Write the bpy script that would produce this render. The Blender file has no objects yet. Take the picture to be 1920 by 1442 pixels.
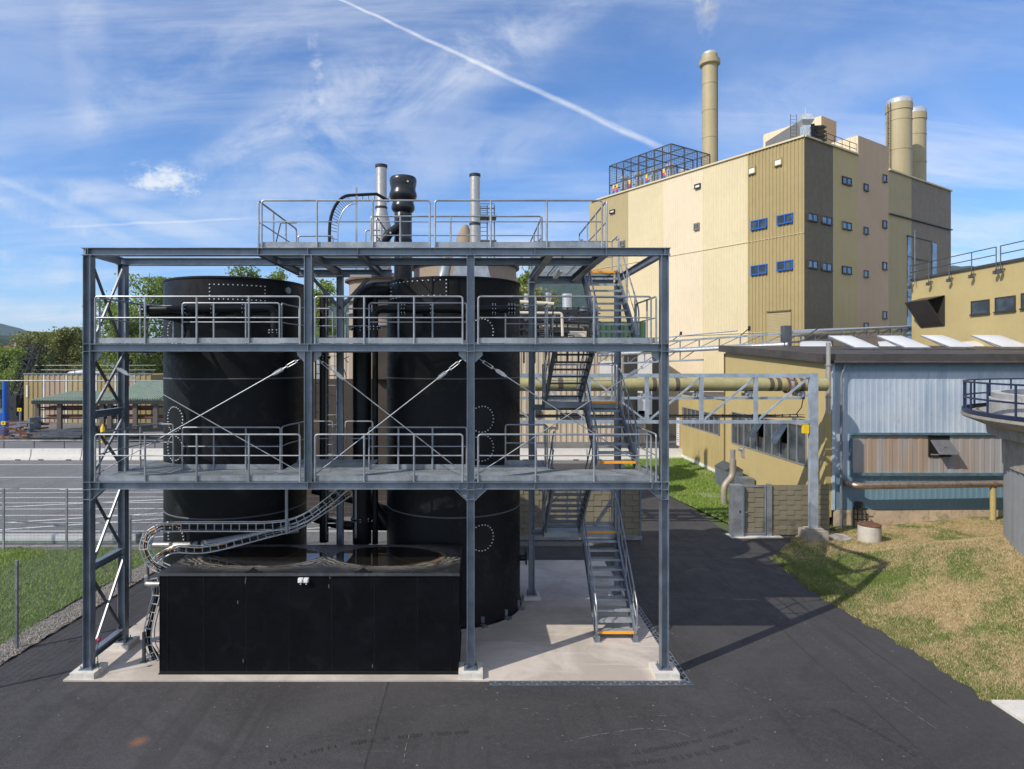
import bpy, math, random
import numpy as np
from math import sin, cos, pi, sqrt, atan2, radians, hypot
from mathutils import Vector as V, Matrix
random.seed(7); rng = np.random.default_rng(7)
EXPO, SKYS, CLOUDC, HAZE = 0.27, .125, (6.0,6.25,6.7), 0.00007
S = bpy.context.scene; S.cycles.max_bounces = 5; S.cycles.diffuse_bounces = 3; S.cycles.glossy_bounces = 3; S.cycles.transmission_bounces = 2; S.cycles.volume_bounces = 1
S = bpy.context.scene
COL = S.collection
CZ, F, VX, HY = 7.05, 1180.0, 890.0, 680.0
def X_(px, Y): return (px-VX)*Y/F          # metres to the right of the yard axis for a photo column at depth Y
def Z_(py, Y): return CZ+(HY-py)*Y/F       # metres above the yard for a photo row at depth Y
def P_(px, py, Y): return (X_(px, Y), Y, Z_(py, Y))

# ------------------------------------------------------------------ mesh builder
class MB:
    def __init__(s): s.v = []; s.f = []
    def add(s, vs, fs):
        n = len(s.v); s.v += [tuple(p) for p in vs]; s.f += [tuple(i+n for i in f) for f in fs]; return s
    def box(s, x0, x1, y0, y1, z0, z1):
        return s.add([(x0,y0,z0),(x1,y0,z0),(x1,y1,z0),(x0,y1,z0),(x0,y0,z1),(x1,y0,z1),(x1,y1,z1),(x0,y1,z1)],
                     [(0,3,2,1),(4,5,6,7),(0,1,5,4),(1,2,6,5),(2,3,7,6),(3,0,4,7)])
    def hexa(s, b, t):   # 4 bottom points, 4 top points
        return s.add(list(b)+list(t), [(0,3,2,1),(4,5,6,7),(0,1,5,4),(1,2,6,5),(2,3,7,6),(3,0,4,7)])
    def bar(s, p, q, w, h, up=(0,0,1)):
        p, q = V(p), V(q); d = (q-p).normalized(); u = V(up)
        if abs(d.dot(u)) > .98: u = V((0,1,0))
        a = d.cross(u).normalized()*w/2; b = a.cross(d).normalized()*h/2
        return s.hexa([p-a-b, p+a-b, p+a+b, p-a+b], [q-a-b, q+a-b, q+a+b, q-a+b])
    def tube(s, pts, r, n=10, cap=True):
        pts = [V(p) for p in pts]; k = len(pts)
        rr = r if isinstance(r, (list, tuple)) else [r]*k
        d0 = (pts[1]-pts[0]).normalized(); up = V((0,0,1)) if abs(d0.z) < .9 else V((0,1,0))
        a = d0.cross(up).normalized(); vs = []
        for i in range(k):
            if i == 0: t = d0
            elif i == k-1: t = (pts[-1]-pts[-2]).normalized()
            else: t = ((pts[i]-pts[i-1]).normalized()+(pts[i+1]-pts[i]).normalized()).normalized()
            a = (a-t*a.dot(t)).normalized(); b = t.cross(a)
            for j in range(n):
                an = 2*pi*j/n; vs.append(pts[i]+(a*cos(an)+b*sin(an))*rr[i])
        fs = [(i*n+j, i*n+(j+1)%n, (i+1)*n+(j+1)%n, (i+1)*n+j) for i in range(k-1) for j in range(n)]
        if cap: fs += [tuple(range(n))[::-1], tuple((k-1)*n+j for j in range(n))]
        return s.add(vs, fs)
    def lathe(s, prof, c, n=48, cap=True, a0=0, a1=2*pi):
        full = abs(a1-a0-2*pi) < 1e-6; m = n if full else n+1; vs = []
        for r, z in prof:
            for j in range(m):
                an = a0+(a1-a0)*j/n; vs.append((c[0]+r*cos(an), c[1]+r*sin(an), c[2]+z))
        fs = []
        for i in range(len(prof)-1):
            for j in range(n):
                k = (j+1) % m
                fs.append((i*m+j, i*m+k, (i+1)*m+k, (i+1)*m+j))
        if cap and full: fs += [tuple(range(m))[::-1], tuple((len(prof)-1)*m+j for j in range(m))]
        return s.add(vs, fs)
    def disc(s, c, nrm, r, t, n=20):
        c, nn = V(c), V(nrm).normalized(); return s.tube([c-nn*t/2, c+nn*t/2], r, n)
    def quad(s, a, b, c, d): return s.add([a,b,c,d], [(0,1,2,3)])
    def prism(s, poly, ext):   # planar polygon extruded by a vector
        n = len(poly); e = V(ext); a = [V(p) for p in poly]
        return s.add(a+[p+e for p in a], [tuple(range(n))[::-1], tuple(range(n, 2*n))]+[(i, (i+1)%n, n+(i+1)%n, n+i) for i in range(n)])
    def ibeam(s, p, q, w=.2, h=.17, tf=.014, tw=.01):   # horizontal I beam, p and q at the centre line
        p, q = V(p), V(q)
        for dz in (h/2-tf/2, -h/2+tf/2): s.bar(p+V((0,0,dz)), q+V((0,0,dz)), w, tf)
        return s.bar(p, q, tw, h-2*tf)
    def hcol(s, x, y, z0, z1, w=.17, d=.2, tf=.013, tw=.01):  # column, flanges face left and right
        for e in (-1, 1): s.box(x+e*(w/2-tf/2)-tf/2, x+e*(w/2-tf/2)+tf/2, y-d/2, y+d/2, z0, z1)
        return s.box(x-w/2+tf, x+w/2-tf, y-tw/2, y+tw/2, z0, z1)
    def corr(s, p0, p1, z0, z1a, z1b=None, pitch=.25, dep=.04, out=(0,-1)):
        # ribbed sheet from p0 to p1 (plan), ribs stand out along `out`
        z1b = z1a if z1b is None else z1b
        p0, p1, o = V((*p0,0)), V((*p1,0)), V((*out,0)); L = (p1-p0).length; k = max(1, int(L/pitch)); prof = []
        for i in range(k):
            for t, e in ((0,0),(.5,0),(.58,1),(.92,1)): prof.append(((i+t)/k, e))
        prof.append((1,0)); vs = []
        for t, e in prof:
            b = p0.lerp(p1, t)+o*dep*e; vs += [(b.x,b.y,z0), (b.x,b.y,z1a+(z1b-z1a)*t)]
        return s.add(vs, [(2*i, 2*i+2, 2*i+3, 2*i+1) for i in range(len(prof)-1)])

def mesh_obj(mb, name, m, org, smooth=True, ang=35):
    me = bpy.data.meshes.new(name)
    v = np.array(mb.v, dtype=float)-np.array(org)
    me.from_pydata(v.tolist(), [], mb.f)
    if m: me.materials.append(m)
    if smooth:
        me.polygons.foreach_set('use_smooth', [True]*len(me.polygons)); me.set_sharp_from_angle(angle=radians(ang))
    me.update(); o = bpy.data.objects.new(name, me); COL.objects.link(o); return o
def root_loc(p):
    l = V((0,0,0))
    while p: l += p.location; p = p.parent
    return l
def part(mb, name, m, parent, label=None, **k):
    o = mesh_obj(mb, name, m, tuple(root_loc(parent)), **k); o.parent = parent
    if label: o['label'] = label
    return o
def tag(o, label, cat, group=None):
    o['label'] = label; o['category'] = cat
    if group: o['group'] = group
    return o
def one(mb, name, m, label, cat, group=None, **k):   # a thing that is one mesh
    v = np.array(mb.v); org = ((v[:,0].min()+v[:,0].max())/2, (v[:,1].min()+v[:,1].max())/2, v[:,2].min())
    o = mesh_obj(mb, name, m, org, **k); o.location = org; return tag(o, label, cat, group)
def thing(name, label, cat, loc, group=None):
    o = bpy.data.objects.new(name, None); COL.objects.link(o); o.location = loc; o.empty_display_size = .2
    return tag(o, label, cat, group)
def struct(mb, name, m, kind='structure', **k):
    o = mesh_obj(mb, name, m, (0,0,0), **k); o['kind'] = kind; return o
def copy_tree(o, loc=None, label=None, rz=None, sc=None, parent=None):
    c = o.copy(); COL.objects.link(c)
    if parent is not None: c.parent = parent
    if loc is not None: c.location = loc
    if rz is not None: c.rotation_euler = (0,0,rz)
    if sc is not None: c.scale = sc
    if label: c['label'] = label
    for ch in list(o.children): copy_tree(ch, parent=c)
    return c

# ------------------------------------------------------------------ materials
class N:
    def __init__(s, nt): s.nt = nt
    def n(s, t, **k):
        x = s.nt.nodes.new(t)
        for a, b in k.items(): setattr(x, a, b)
        return x
    def l(s, a, b): s.nt.links.new(a, b)
    def put(s, inp, v):
        if isinstance(v, bpy.types.NodeSocket): s.l(v, inp)
        elif isinstance(v, (tuple, list)) and len(v) == 3 and inp.type == 'RGBA': inp.default_value = (*v, 1)
        else: inp.default_value = v
    def m(s, op, a, b=0.0, c=None, clamp=False):
        x = s.n('ShaderNodeMath', operation=op, use_clamp=clamp); s.put(x.inputs[0], a); s.put(x.inputs[1], b)
        if c is not None: s.put(x.inputs[2], c)
        return x.outputs[0]
    def mix(s, f, a, b, bl='MIX'):
        x = s.n('ShaderNodeMix', data_type='RGBA', blend_type=bl); s.put(x.inputs[0], f); s.put(x.inputs[6], a); s.put(x.inputs[7], b); return x.outputs[2]
    def ramp(s, f, lo, hi, a=0.0, b=1.0, smooth=True):
        x = s.n('ShaderNodeMapRange', interpolation_type='SMOOTHSTEP' if smooth else 'LINEAR')
        for i, v in enumerate((f, lo, hi, a, b)): s.put(x.inputs[i], v)
        return x.outputs[0]
    def noise(s, vec, sc, det=4, rough=.55, dist=0):
        x = s.n('ShaderNodeTexNoise'); s.l(vec, x.inputs['Vector'])
        x.inputs['Scale'].default_value = sc; x.inputs['Detail'].default_value = det; x.inputs['Roughness'].default_value = rough; x.inputs['Distortion'].default_value = dist
        return x.outputs['Fac']
    def map(s, vec, sc=(1,1,1), rot=(0,0,0), loc=(0,0,0)):
        x = s.n('ShaderNodeMapping'); s.l(vec, x.inputs[0]); x.inputs['Scale'].default_value = sc; x.inputs['Rotation'].default_value = rot; x.inputs['Location'].default_value = loc
        return x.outputs[0]
    def xyz(s, vec):
        x = s.n('ShaderNodeSeparateXYZ'); s.l(vec, x.inputs[0]); return x.outputs
    def comb(s, a, b, c):
        x = s.n('ShaderNodeCombineXYZ')
        for i, v in enumerate((a,b,c)): s.put(x.inputs[i], v)
        return x.outputs[0]
def newmat(name):
    m = bpy.data.materials.new(name); m.use_nodes = True; nt = m.node_tree
    b = nt.nodes['Principled BSDF']; k = N(nt); tc = k.n('ShaderNodeTexCoord'); return m, k, b, tc.outputs['Object']
def sc3(c, f): return tuple(min(1, x*f) for x in c)
def mat(name, col, rough=.6, metal=0., var=.15, sc=2., bump=0., bsc=30., spec=.5, streak=0., dirt=None, dirt_amt=.0, coat=0.):
    m, k, b, co = newmat(name)
    f1 = k.noise(co, sc, 5, .6); f2 = k.noise(co, sc*9, 3, .6)
    f = k.m('ADD', k.m('MULTIPLY', f1, .65), k.m('MULTIPLY', f2, .35))
    c = k.mix(k.ramp(f, .3, .7), sc3(col, 1-var), sc3(col, 1+var))
    if streak:
        st = k.noise(k.map(co, (5,5,.35)), 1.6, 4, .6); c = k.mix(k.m('MULTIPLY', k.ramp(st, .5, .75), streak), c, sc3(col, .45))
    if dirt:
        d = k.noise(co, sc*2.3, 6, .65, .6); c = k.mix(k.m('MULTIPLY', k.ramp(d, .5, .72), dirt_amt), c, dirt)
    k.l(c, b.inputs['Base Color'])
    r = k.ramp(f2, .3, .7, max(.03, rough-.1), min(1, rough+.1)); k.l(r, b.inputs['Roughness'])
    b.inputs['Metallic'].default_value = metal; b.inputs['Specular IOR Level'].default_value = spec
    if coat: b.inputs['Coat Weight'].default_value = coat
    if bump:
        bn = k.n('ShaderNodeBump'); bn.inputs['Strength'].default_value = bump; bn.inputs['Distance'].default_value = .02
        k.l(k.noise(co, bsc, 5, .6), bn.inputs['Height']); k.l(bn.outputs[0], b.inputs['Normal'])
    return m
def galv_mat(name, col, metal=.55, rough=.42):
    m, k, b, co = newmat(name)
    vo = k.n('ShaderNodeTexVoronoi'); k.l(co, vo.inputs['Vector']); vo.inputs['Scale'].default_value = 55
    sp = k.xyz(vo.outputs['Color'])[0]
    f = k.m('ADD', k.m('MULTIPLY', sp, .15), k.m('MULTIPLY', k.noise(co, 2.2, 5, .6), .85))
    st = k.ramp(k.noise(k.map(co, (7,7,.6)), 1.5, 4, .6), .52, .72)
    c = k.mix(k.ramp(f, .25, .75), sc3(col, .74), sc3(col, 1.26)); c = k.mix(k.m('MULTIPLY', st, .28), c, sc3(col, .55))
    k.l(c, b.inputs['Base Color']); b.inputs['Metallic'].default_value = metal
    k.l(k.ramp(f, .25, .75, rough-.1, rough+.14), b.inputs['Roughness']); return m
GALV = galv_mat('galvanised_steel', (.205,.24,.29), .5, .42)
GALVL = galv_mat('galvanised_steel_pale', (.31,.335,.37), .5, .4)
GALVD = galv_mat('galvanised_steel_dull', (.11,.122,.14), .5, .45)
GRAT = galv_mat('galvanised_grating', (.34,.375,.40), .35, .5)
STAIN = mat('stainless', (.46,.44,.42), .38, .6, .06, 1, streak=.12)
CHROME = mat('bright_sheet', (.62,.63,.65), .35, .6, .06, 1)
BLACK = mat('black_plastic', (.004,.0045,.0075), .5, 0, .35, 1.0, spec=.3, streak=.3, dirt=(.03,.031,.034), dirt_amt=.45)
BLACKP = mat('black_panel_board', (.0035,.0037,.0055), .6, 0, .35, 1.1, bump=.04, bsc=26, spec=.1, dirt=(.016,.017,.02), dirt_amt=.3)
BLACKM = mat('black_rubber', (.007,.0075,.010), .4, 0, .3, 4, spec=.35)
WHITEP = mat('white_plastic', (.78,.78,.78), .35, 0, .05, 4)
BOLT = mat('bright_bolt', (.85,.87,.9), .3, .2, .05, 5)
TRAYM = galv_mat('tray_steel', (.55,.58,.61), .3, .4)
WELD = mat('weld_bead', (.10,.115,.135), .4, 0, .1)
ORANGE = mat('orange_nosing', (.92,.36,.02), .55, 0, .08, 6)
CONC = mat('pale_concrete', (.62,.585,.54), .8, 0, .12, 2.2, bump=.15, bsc=60, dirt=(.36,.33,.30), dirt_amt=.5)
CONCD = mat('weathered_concrete', (.36,.33,.29), .85, 0, .2, 1.5, bump=.3, bsc=30, dirt=(.16,.14,.12), dirt_amt=.7, streak=.3)
RUST = mat('rusty_steel', (.16,.075,.045), .8, .1, .4, 6, bump=.3)
DARKM = mat('dark_metal', (.035,.038,.042), .5, .4, .3, 3)
BLUEP = mat('dark_blue_paint', (.010,.022,.065), .45, 0, .2, 3)
BRIGHTB = mat('bright_blue_paint', (.01,.10,.42), .4, 0, .1, 3)
YELLOW = mat('yellow_paint', (.8,.55,.02), .5, 0, .1, 4)
GREENM = mat('green_cladding', (.05,.105,.055), .5, 0, .12, 1.2)
GREENR = mat('green_roof_sheet', (.27,.34,.27), .5, 0, .15, 1.5)
TAUPE = mat('taupe_render', (.30,.235,.185), .8, 0, .1, .6, streak=.2)
C_TAN = mat('cladding_tan', (.40,.325,.175), .5, 0, .05, .25, streak=.06)
C_YEL = mat('cladding_straw', (.62,.53,.34), .5, 0, .05, .25, streak=.12)
C_PEA = mat('cladding_peach', (.68,.575,.42), .5, 0, .05, .25, streak=.12)
C_OCH = mat('cladding_ochre', (.345,.27,.125), .5, 0, .06, .25, streak=.15)
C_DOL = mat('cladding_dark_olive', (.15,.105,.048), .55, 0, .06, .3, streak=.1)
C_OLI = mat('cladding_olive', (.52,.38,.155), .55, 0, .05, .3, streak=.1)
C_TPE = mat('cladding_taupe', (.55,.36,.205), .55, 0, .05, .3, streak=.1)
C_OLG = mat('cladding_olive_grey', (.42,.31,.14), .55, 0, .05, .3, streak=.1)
C_BRG = mat('cladding_brown_grey', (.22,.15,.085), .55, 0, .06, .3, streak=.1)
MUST = mat('mustard_render', (.475,.375,.175), .75, 0, .06, .5, bump=.1, bsc=40, streak=.12)
MUSTC = mat('mustard_sheet', (.42,.335,.15), .5, 0, .08, .5, streak=.15)
PIPEM = mat('mustard_pipe', (.35,.315,.155), .5, 0, .15, 2, streak=.3)
CHIMM = mat('khaki_chimney', (.40,.335,.20), .55, 0, .06, .3, streak=.2)
ROOFD = mat('dark_roof_edge', (.055,.05,.05), .6, 0, .3, 1, dirt=(.13,.09,.06), dirt_amt=.4)
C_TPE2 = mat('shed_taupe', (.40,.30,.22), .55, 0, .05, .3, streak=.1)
FENP = mat('woven_screen', (.215,.19,.135), .7, 0, .1, 2)
WHITEW = mat('white_paint', (.75,.74,.70), .6, 0, .08, 1.5, dirt=(.4,.36,.3), dirt_amt=.4)
TANP = mat('beige_paint', (.62,.56,.45), .6, 0, .1, 1)
def glass_mat(name, col, rough=.06, sp=.35):
    m, k, b, co = newmat(name); k.l(k.mix(k.ramp(k.noise(co, 1.2, 3), .4, .65), col, sc3(col, 2.2)), b.inputs['Base Color'])
    b.inputs['Roughness'].default_value = rough; b.inputs['Specular IOR Level'].default_value = sp; return m
GLASS = glass_mat('window_glass', (.03,.04,.05)); GLASSB = glass_mat('sky_glass', (.10,.16,.25), .03, .9)
BLIND = mat('white_blind', (.72,.72,.70), .6, 0, .08, 2)

def blue_clad():
    m, k, b, co = newmat('blue_cladding')
    base = k.mix(k.ramp(k.noise(co, .5, 4), .35, .65), (.40,.475,.585), (.50,.57,.66))
    st = k.ramp(k.noise(k.map(co, (2.2,2.2,.16)), 1.3, 5, .65), .5, .68)
    c = k.mix(k.m('MULTIPLY', st, .5), base, (.22,.31,.43))
    z = k.xyz(co)[2]
    low = k.ramp(k.m('ADD', z, k.m('MULTIPLY', k.noise(co, 1.2, 4), .5)), 2.65, 2.35)  # lower band has kept its stronger blue
    c = k.mix(low, c, (.15,.265,.36))
    top = k.ramp(z, 6.55, 6.75); c = k.mix(k.m('MULTIPLY', top, .75), c, (.10,.20,.28))
    c = k.mix(k.m('MULTIPLY', k.ramp(k.noise(co, 7, 5, .7), .55, .75), .35), c, (.12,.15,.17))
    pn = k.n('ShaderNodeTexWhiteNoise', noise_dimensions='1D'); k.l(k.m('FLOOR', k.m('MULTIPLY', k.xyz(co)[0], 1.33)), pn.inputs['W'])
    c = k.mix(k.m('MULTIPLY', pn.outputs['Value'], .16), c, (.2,.28,.38))
    k.l(c, b.inputs['Base Color']); b.inputs['Roughness'].default_value = .5; return m
BLUEC = blue_clad()
def rust_panel():
    m, k, b, co = newmat('faded_rusty_panels')
    x = k.xyz(co)[0]
    c = k.mix(k.ramp(x, -3.3, 3.2), (.36,.27,.205), (.32,.37,.44))
    c = k.mix(k.ramp(k.noise(k.map(co, (1,1,.1)), 1.6, 5, .6), .42, .6), c, (.33,.34,.36))
    c = k.mix(k.m('MULTIPLY', k.ramp(k.noise(k.map(co, (6,6,.25)), 1.0, 4, .6), .55, .72), .6), c, (.33,.20,.11))
    k.l(c, b.inputs['Base Color']); b.inputs['Roughness'].default_value = .6; return m
RUSTP = rust_panel()
def asphalt(name, base, lo, hi, tint):
    m, k, b, co = newmat(name)
    big = k.noise(co, .30, 6, .62, .6); mid = k.noise(co, 1.7, 6, .7, .4); sm = k.noise(co, 7, 5, .75); fine = k.noise(co, 150, 2, .9)
    c = k.mix(k.ramp(big, .36, .64), sc3(base, lo), sc3(base, hi)); c = k.mix(k.m('MULTIPLY', k.ramp(mid, .48, .68), .45), c, tint); c = k.mix(k.ramp(sm, .42, .64, 0, .35), c, sc3(base, 1.8)); g1 = k.noise(co, 34, 3, .9); c = k.mix(k.ramp(g1, .50, .68, 0, .95), c, sc3(base, 2.5)); c = k.mix(k.ramp(g1, .48, .32, 0, .85), c, sc3(base, .3)); g2 = k.noise(co, 14, 4, .85); c = k.mix(k.ramp(g2, .54, .7, 0, .5), c, sc3(base, 2.1)); c = k.mix(k.ramp(g2, .46, .32, 0, .5), c, sc3(base, .5))
    tr = k.ramp(k.noise(k.map(co, (1.9,.10,1), (0,0,.32)), 1.1, 4, .6, .3), .52, .66); c = k.mix(k.m('MULTIPLY', tr, .38), c, sc3(base, .55))
    tr = k.ramp(k.noise(k.map(co, (.09,2.6,1), (0,0,.05), (3,0,0)), 1.0, 5, .65, .5), .54, .68); c = k.mix(k.m('MULTIPLY', tr, .25), c, sc3(base, 1.6))
    c = k.mix(k.ramp(fine, .5, .8, 0, .65), c, sc3(base, 2.6)); c = k.mix(k.ramp(fine, .47, .25, 0, .6), c, sc3(base, .3))
    # curved tyre tracks: rings about far points, broken up by noise
    x, y, z = k.xyz(co)
    for cx, cy, R in ((2.0,22.0,12.6),(2.0,22.0,14.2),(22,2,17.4),(22,2,19.0),(-1,24.5,13.6)):
        d = k.m('SQRT', k.m('ADD', k.m('POWER', k.m('SUBTRACT', x, cx), 2), k.m('POWER', k.m('SUBTRACT', y, cy), 2)))
        d = k.m('ADD', d, k.m('MULTIPLY', k.m('SUBTRACT', k.noise(co, .25, 2), .5), 1.2))
        q = k.m('MULTIPLY', k.ramp(k.m('ABSOLUTE', k.m('SUBTRACT', d, R)), .16, .06), k.ramp(k.noise(co, .5, 3), .45, .6)); tread = k.ramp(k.noise(co, 26, 2), .4, .6, .4, 1)
        c = k.mix(k.m('MULTIPLY', k.m('MULTIPLY', q, tread), .35), c, sc3(base, .5))
    for jx, sg_ in ((8.1,1),(9.75,1),(-1.9,-1)):
        dx = k.m('SUBTRACT', k.m('ADD', x, k.m('MULTIPLY', k.noise(co, .5, 4), .25)), jx+.12); c = k.mix(k.m('MULTIPLY', k.ramp(k.m('ABSOLUTE', dx), .028, .008), k.ramp(k.noise(co, 1.1, 3), .35, .55, .15, .8)), c, sc3(base, .3)); c = k.mix(k.ramp(dx, -.02, .02, 0, .18), c, sc3(base, 1.35 if sg_ > 0 else .7))
    for sc_, th, cut in ((1.5,.05,.45),(4.0,.10,.60)):
        sp = k.n('ShaderNodeTexVoronoi'); k.l(k.map(co, (1,1,0)), sp.inputs['Vector']); sp.inputs['Scale'].default_value = sc_; rs = k.xyz(sp.outputs['Color'])
        spot = k.m('MULTIPLY', k.m('LESS_THAN', k.m('ADD', sp.outputs['Distance'], k.m('MULTIPLY', k.noise(co, 22, 3, .7), .06)), th), k.m('GREATER_THAN', rs[0], cut)); c = k.mix(k.m('MULTIPLY', spot, k.ramp(k.noise(co, 40, 2), .42, .6)), c, (.42,.41,.40))
    scr = k.ramp(k.noise(k.map(co, (.7,22,1), (0,0,.28)), 1.2, 3, .5, .2), .66, .73); c = k.mix(k.m('MULTIPLY', k.m('MULTIPLY', scr, k.ramp(k.noise(co, .9, 3), .5, .62)), .5), c, sc3(base, 3.2))
    st = k.ramp(k.m('ADD', k.m('SQRT', k.m('ADD', k.m('POWER', k.m('ADD', x, 6.25), 2), k.m('POWER', k.m('SUBTRACT', y, 11.7), 2))), k.m('MULTIPLY', k.noise(co, 4, 4), .2)), .34, .1)
    c = k.mix(k.m('MULTIPLY', st, .6), c, (.30,.12,.05))
    k.l(c, b.inputs['Base Color']); k.l(k.ramp(mid, .3, .7, .7, .92), b.inputs['Roughness'])
    bn = k.n('ShaderNodeBump'); bn.inputs['Strength'].default_value = .6; bn.inputs['Distance'].default_value = .012; k.l(fine, bn.inputs['Height']); k.l(bn.outputs[0], b.inputs['Normal']); return m
ASPH = asphalt('new_asphalt', (.043,.041,.044), .68, 1.4, (.028,.027,.030))
ASPHO = asphalt('old_asphalt', (.125,.124,.127), .85, 1.15, (.10,.10,.105))
def slab_mat():
    m, k, b, co = newmat('slab_concrete')
    c = k.mix(k.ramp(k.noise(co, .55, 6, .62, .8), .36, .64), (.40,.35,.31), (.56,.50,.45))
    c = k.mix(k.m('MULTIPLY', k.ramp(k.noise(co, 2.4, 6, .7, .6), .52, .7), .45), c, (.34,.31,.285))
    c = k.mix(k.m('MULTIPLY', k.ramp(k.noise(k.map(co, (.4,5,1), (0,0,.6)), 1.4, 4), .55, .7), .25), c, (.75,.71,.65))
    c = k.mix(k.m('MULTIPLY', k.ramp(k.noise(co, 60, 3, .8), .5, .8), .3), c, (.25,.22,.2))
    k.l(c, b.inputs['Base Color']); b.inputs['Roughness'].default_value = .75; return m
SLAB = slab_mat()
def GREENZ(k, co):   # the turf is greener along the asphalt and near the gate
    x, y, z = k.xyz(co); a = k.ramp(x, 13.2, 10.8, 0, .10); b_ = k.m('MULTIPLY', k.ramp(x, 15, 12), k.ramp(y, 16.5, 20, 0, .12)); return k.m('ADD', a, b_)
def ground_grass(name, dry):
    m, k, b, co = newmat(name)
    n1 = k.noise(co, .55, 6, .65, .6); n2 = k.noise(co, 6, 5, .7); n3 = k.noise(co, 55, 3, .8)
    g = k.mix(k.ramp(n2, .35, .65), (.07,.11,.02), (.17,.23,.05)); d = k.mix(k.ramp(n2, .35, .65), (.30,.21,.10), (.50,.385,.20))
    f = k.ramp(k.m('SUBTRACT', n1, GREENZ(k, co)), .36, .54) if dry else k.ramp(n1, .62, .8)
    c = k.mix(k.m('MULTIPLY', f, 1.0 if dry else .5), g, d); c = k.mix(k.ramp(n3, .5, .3, 0, .6), c, sc3((.1,.08,.04), .8))
    k.l(c, b.inputs['Base Color']); b.inputs['Roughness'].default_value = .95
    bn = k.n('ShaderNodeBump'); bn.inputs['Strength'].default_value = .8; bn.inputs['Distance'].default_value = .04; k.l(n3, bn.inputs['Height']); k.l(bn.outputs[0], b.inputs['Normal']); return m
def blade_mat(name, dry):
    m, k, b, co = newmat(name)
    g = k.n('ShaderNodeNewGeometry'); r = g.outputs['Random Per Island']
    n1 = k.noise(co, .55, 6, .65, .6)
    gr = k.mix(r, (.085,.125,.02), (.22,.26,.06)) if dry else k.mix(r, (.11,.19,.024), (.29,.41,.07)); dr = k.mix(r, (.30,.22,.11), (.64,.49,.29))
    f = k.ramp(k.m('ADD', k.m('SUBTRACT', n1, GREENZ(k, co)), k.m('MULTIPLY', k.m('SUBTRACT', r, .5), .34)), .37, .53) if dry else k.ramp(k.m('ADD', n1, k.m('MULTIPLY', k.m('SUBTRACT', r, .5), .5)), .70, .86)
    k.l(k.mix(f, gr, dr), b.inputs['Base Color']); b.inputs['Roughness'].default_value = .7; return m
GDRY, GGRN = ground_grass('dry_turf', True), ground_grass('green_turf', False)
BDRY, BGRN = blade_mat('dry_blades', True), blade_mat('green_blades', False)
def leafmat(name, a, c2, trans=.25):
    m, k, b, co = newmat(name); g = k.n('ShaderNodeNewGeometry'); r = g.outputs['Random Per Island']
    n = k.noise(co, .35, 3); k.l(k.mix(k.m('ADD', k.m('MULTIPLY', r, .6), k.m('MULTIPLY', k.ramp(n, .35, .65), .4)), a, c2), b.inputs['Base Color']); b.inputs['Roughness'].default_value = .6
    tr = k.n('ShaderNodeBsdfTranslucent'); k.l(k.mix(r, sc3(a, 1.6), sc3(c2, 1.6)), tr.inputs[0]); mx = k.n('ShaderNodeMixShader'); mx.inputs[0].default_value = trans
    k.l(b.outputs[0], mx.inputs[1]); k.l(tr.outputs[0], mx.inputs[2]); k.l(mx.outputs[0], k.nt.nodes['Material Output'].inputs[0]); return m
LEAFA = leafmat('spring_leaves', (.12,.19,.03), (.27,.34,.065)); LEAFB = leafmat('dark_leaves', (.08,.13,.025), (.17,.23,.045)); LEAFC = leafmat('olive_leaves', (.14,.15,.04), (.24,.25,.07))
BARK = mat('bark', (.10,.08,.06), .9, 0, .3, 6, bump=.5)
GRAVEL = mat('gravel', (.34,.31,.28), .9, 0, .35, 9, bump=1, bsc=40)
ROOFR = mat('red_roof_tiles', (.33,.12,.07), .8, 0, .2, 3)
# ------------------------------------------------------------------ camera, sun, sky
cam = bpy.data.cameras.new('camera'); co_ = bpy.data.objects.new('camera', cam); COL.objects.link(co_); S.camera = co_
co_.location = (0,0,CZ); co_.rotation_euler = (pi/2,0,0); cam.sensor_width = 36; cam.lens = F/1920*36
cam.shift_x = (960-VX)/1920; cam.shift_y = -(721-HY)/1920; cam.clip_end = 20000; cam.clip_start = .1
SUN_EL = radians(40); TOS = V((-.834*cos(SUN_EL), -.552*cos(SUN_EL), sin(SUN_EL)))
sl = bpy.data.lights.new('sun', 'SUN'); sl.energy = 3.8; sl.angle = radians(.53); sl.color = (1,.925,.80)
so = bpy.data.objects.new('sun', sl); COL.objects.link(so); so.rotation_euler = TOS.to_track_quat('Z', 'Y').to_euler()
S.view_settings.view_transform = 'Standard'; S.view_settings.look = 'None'; S.view_settings.exposure = EXPO; S.view_settings.gamma = 1
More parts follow.
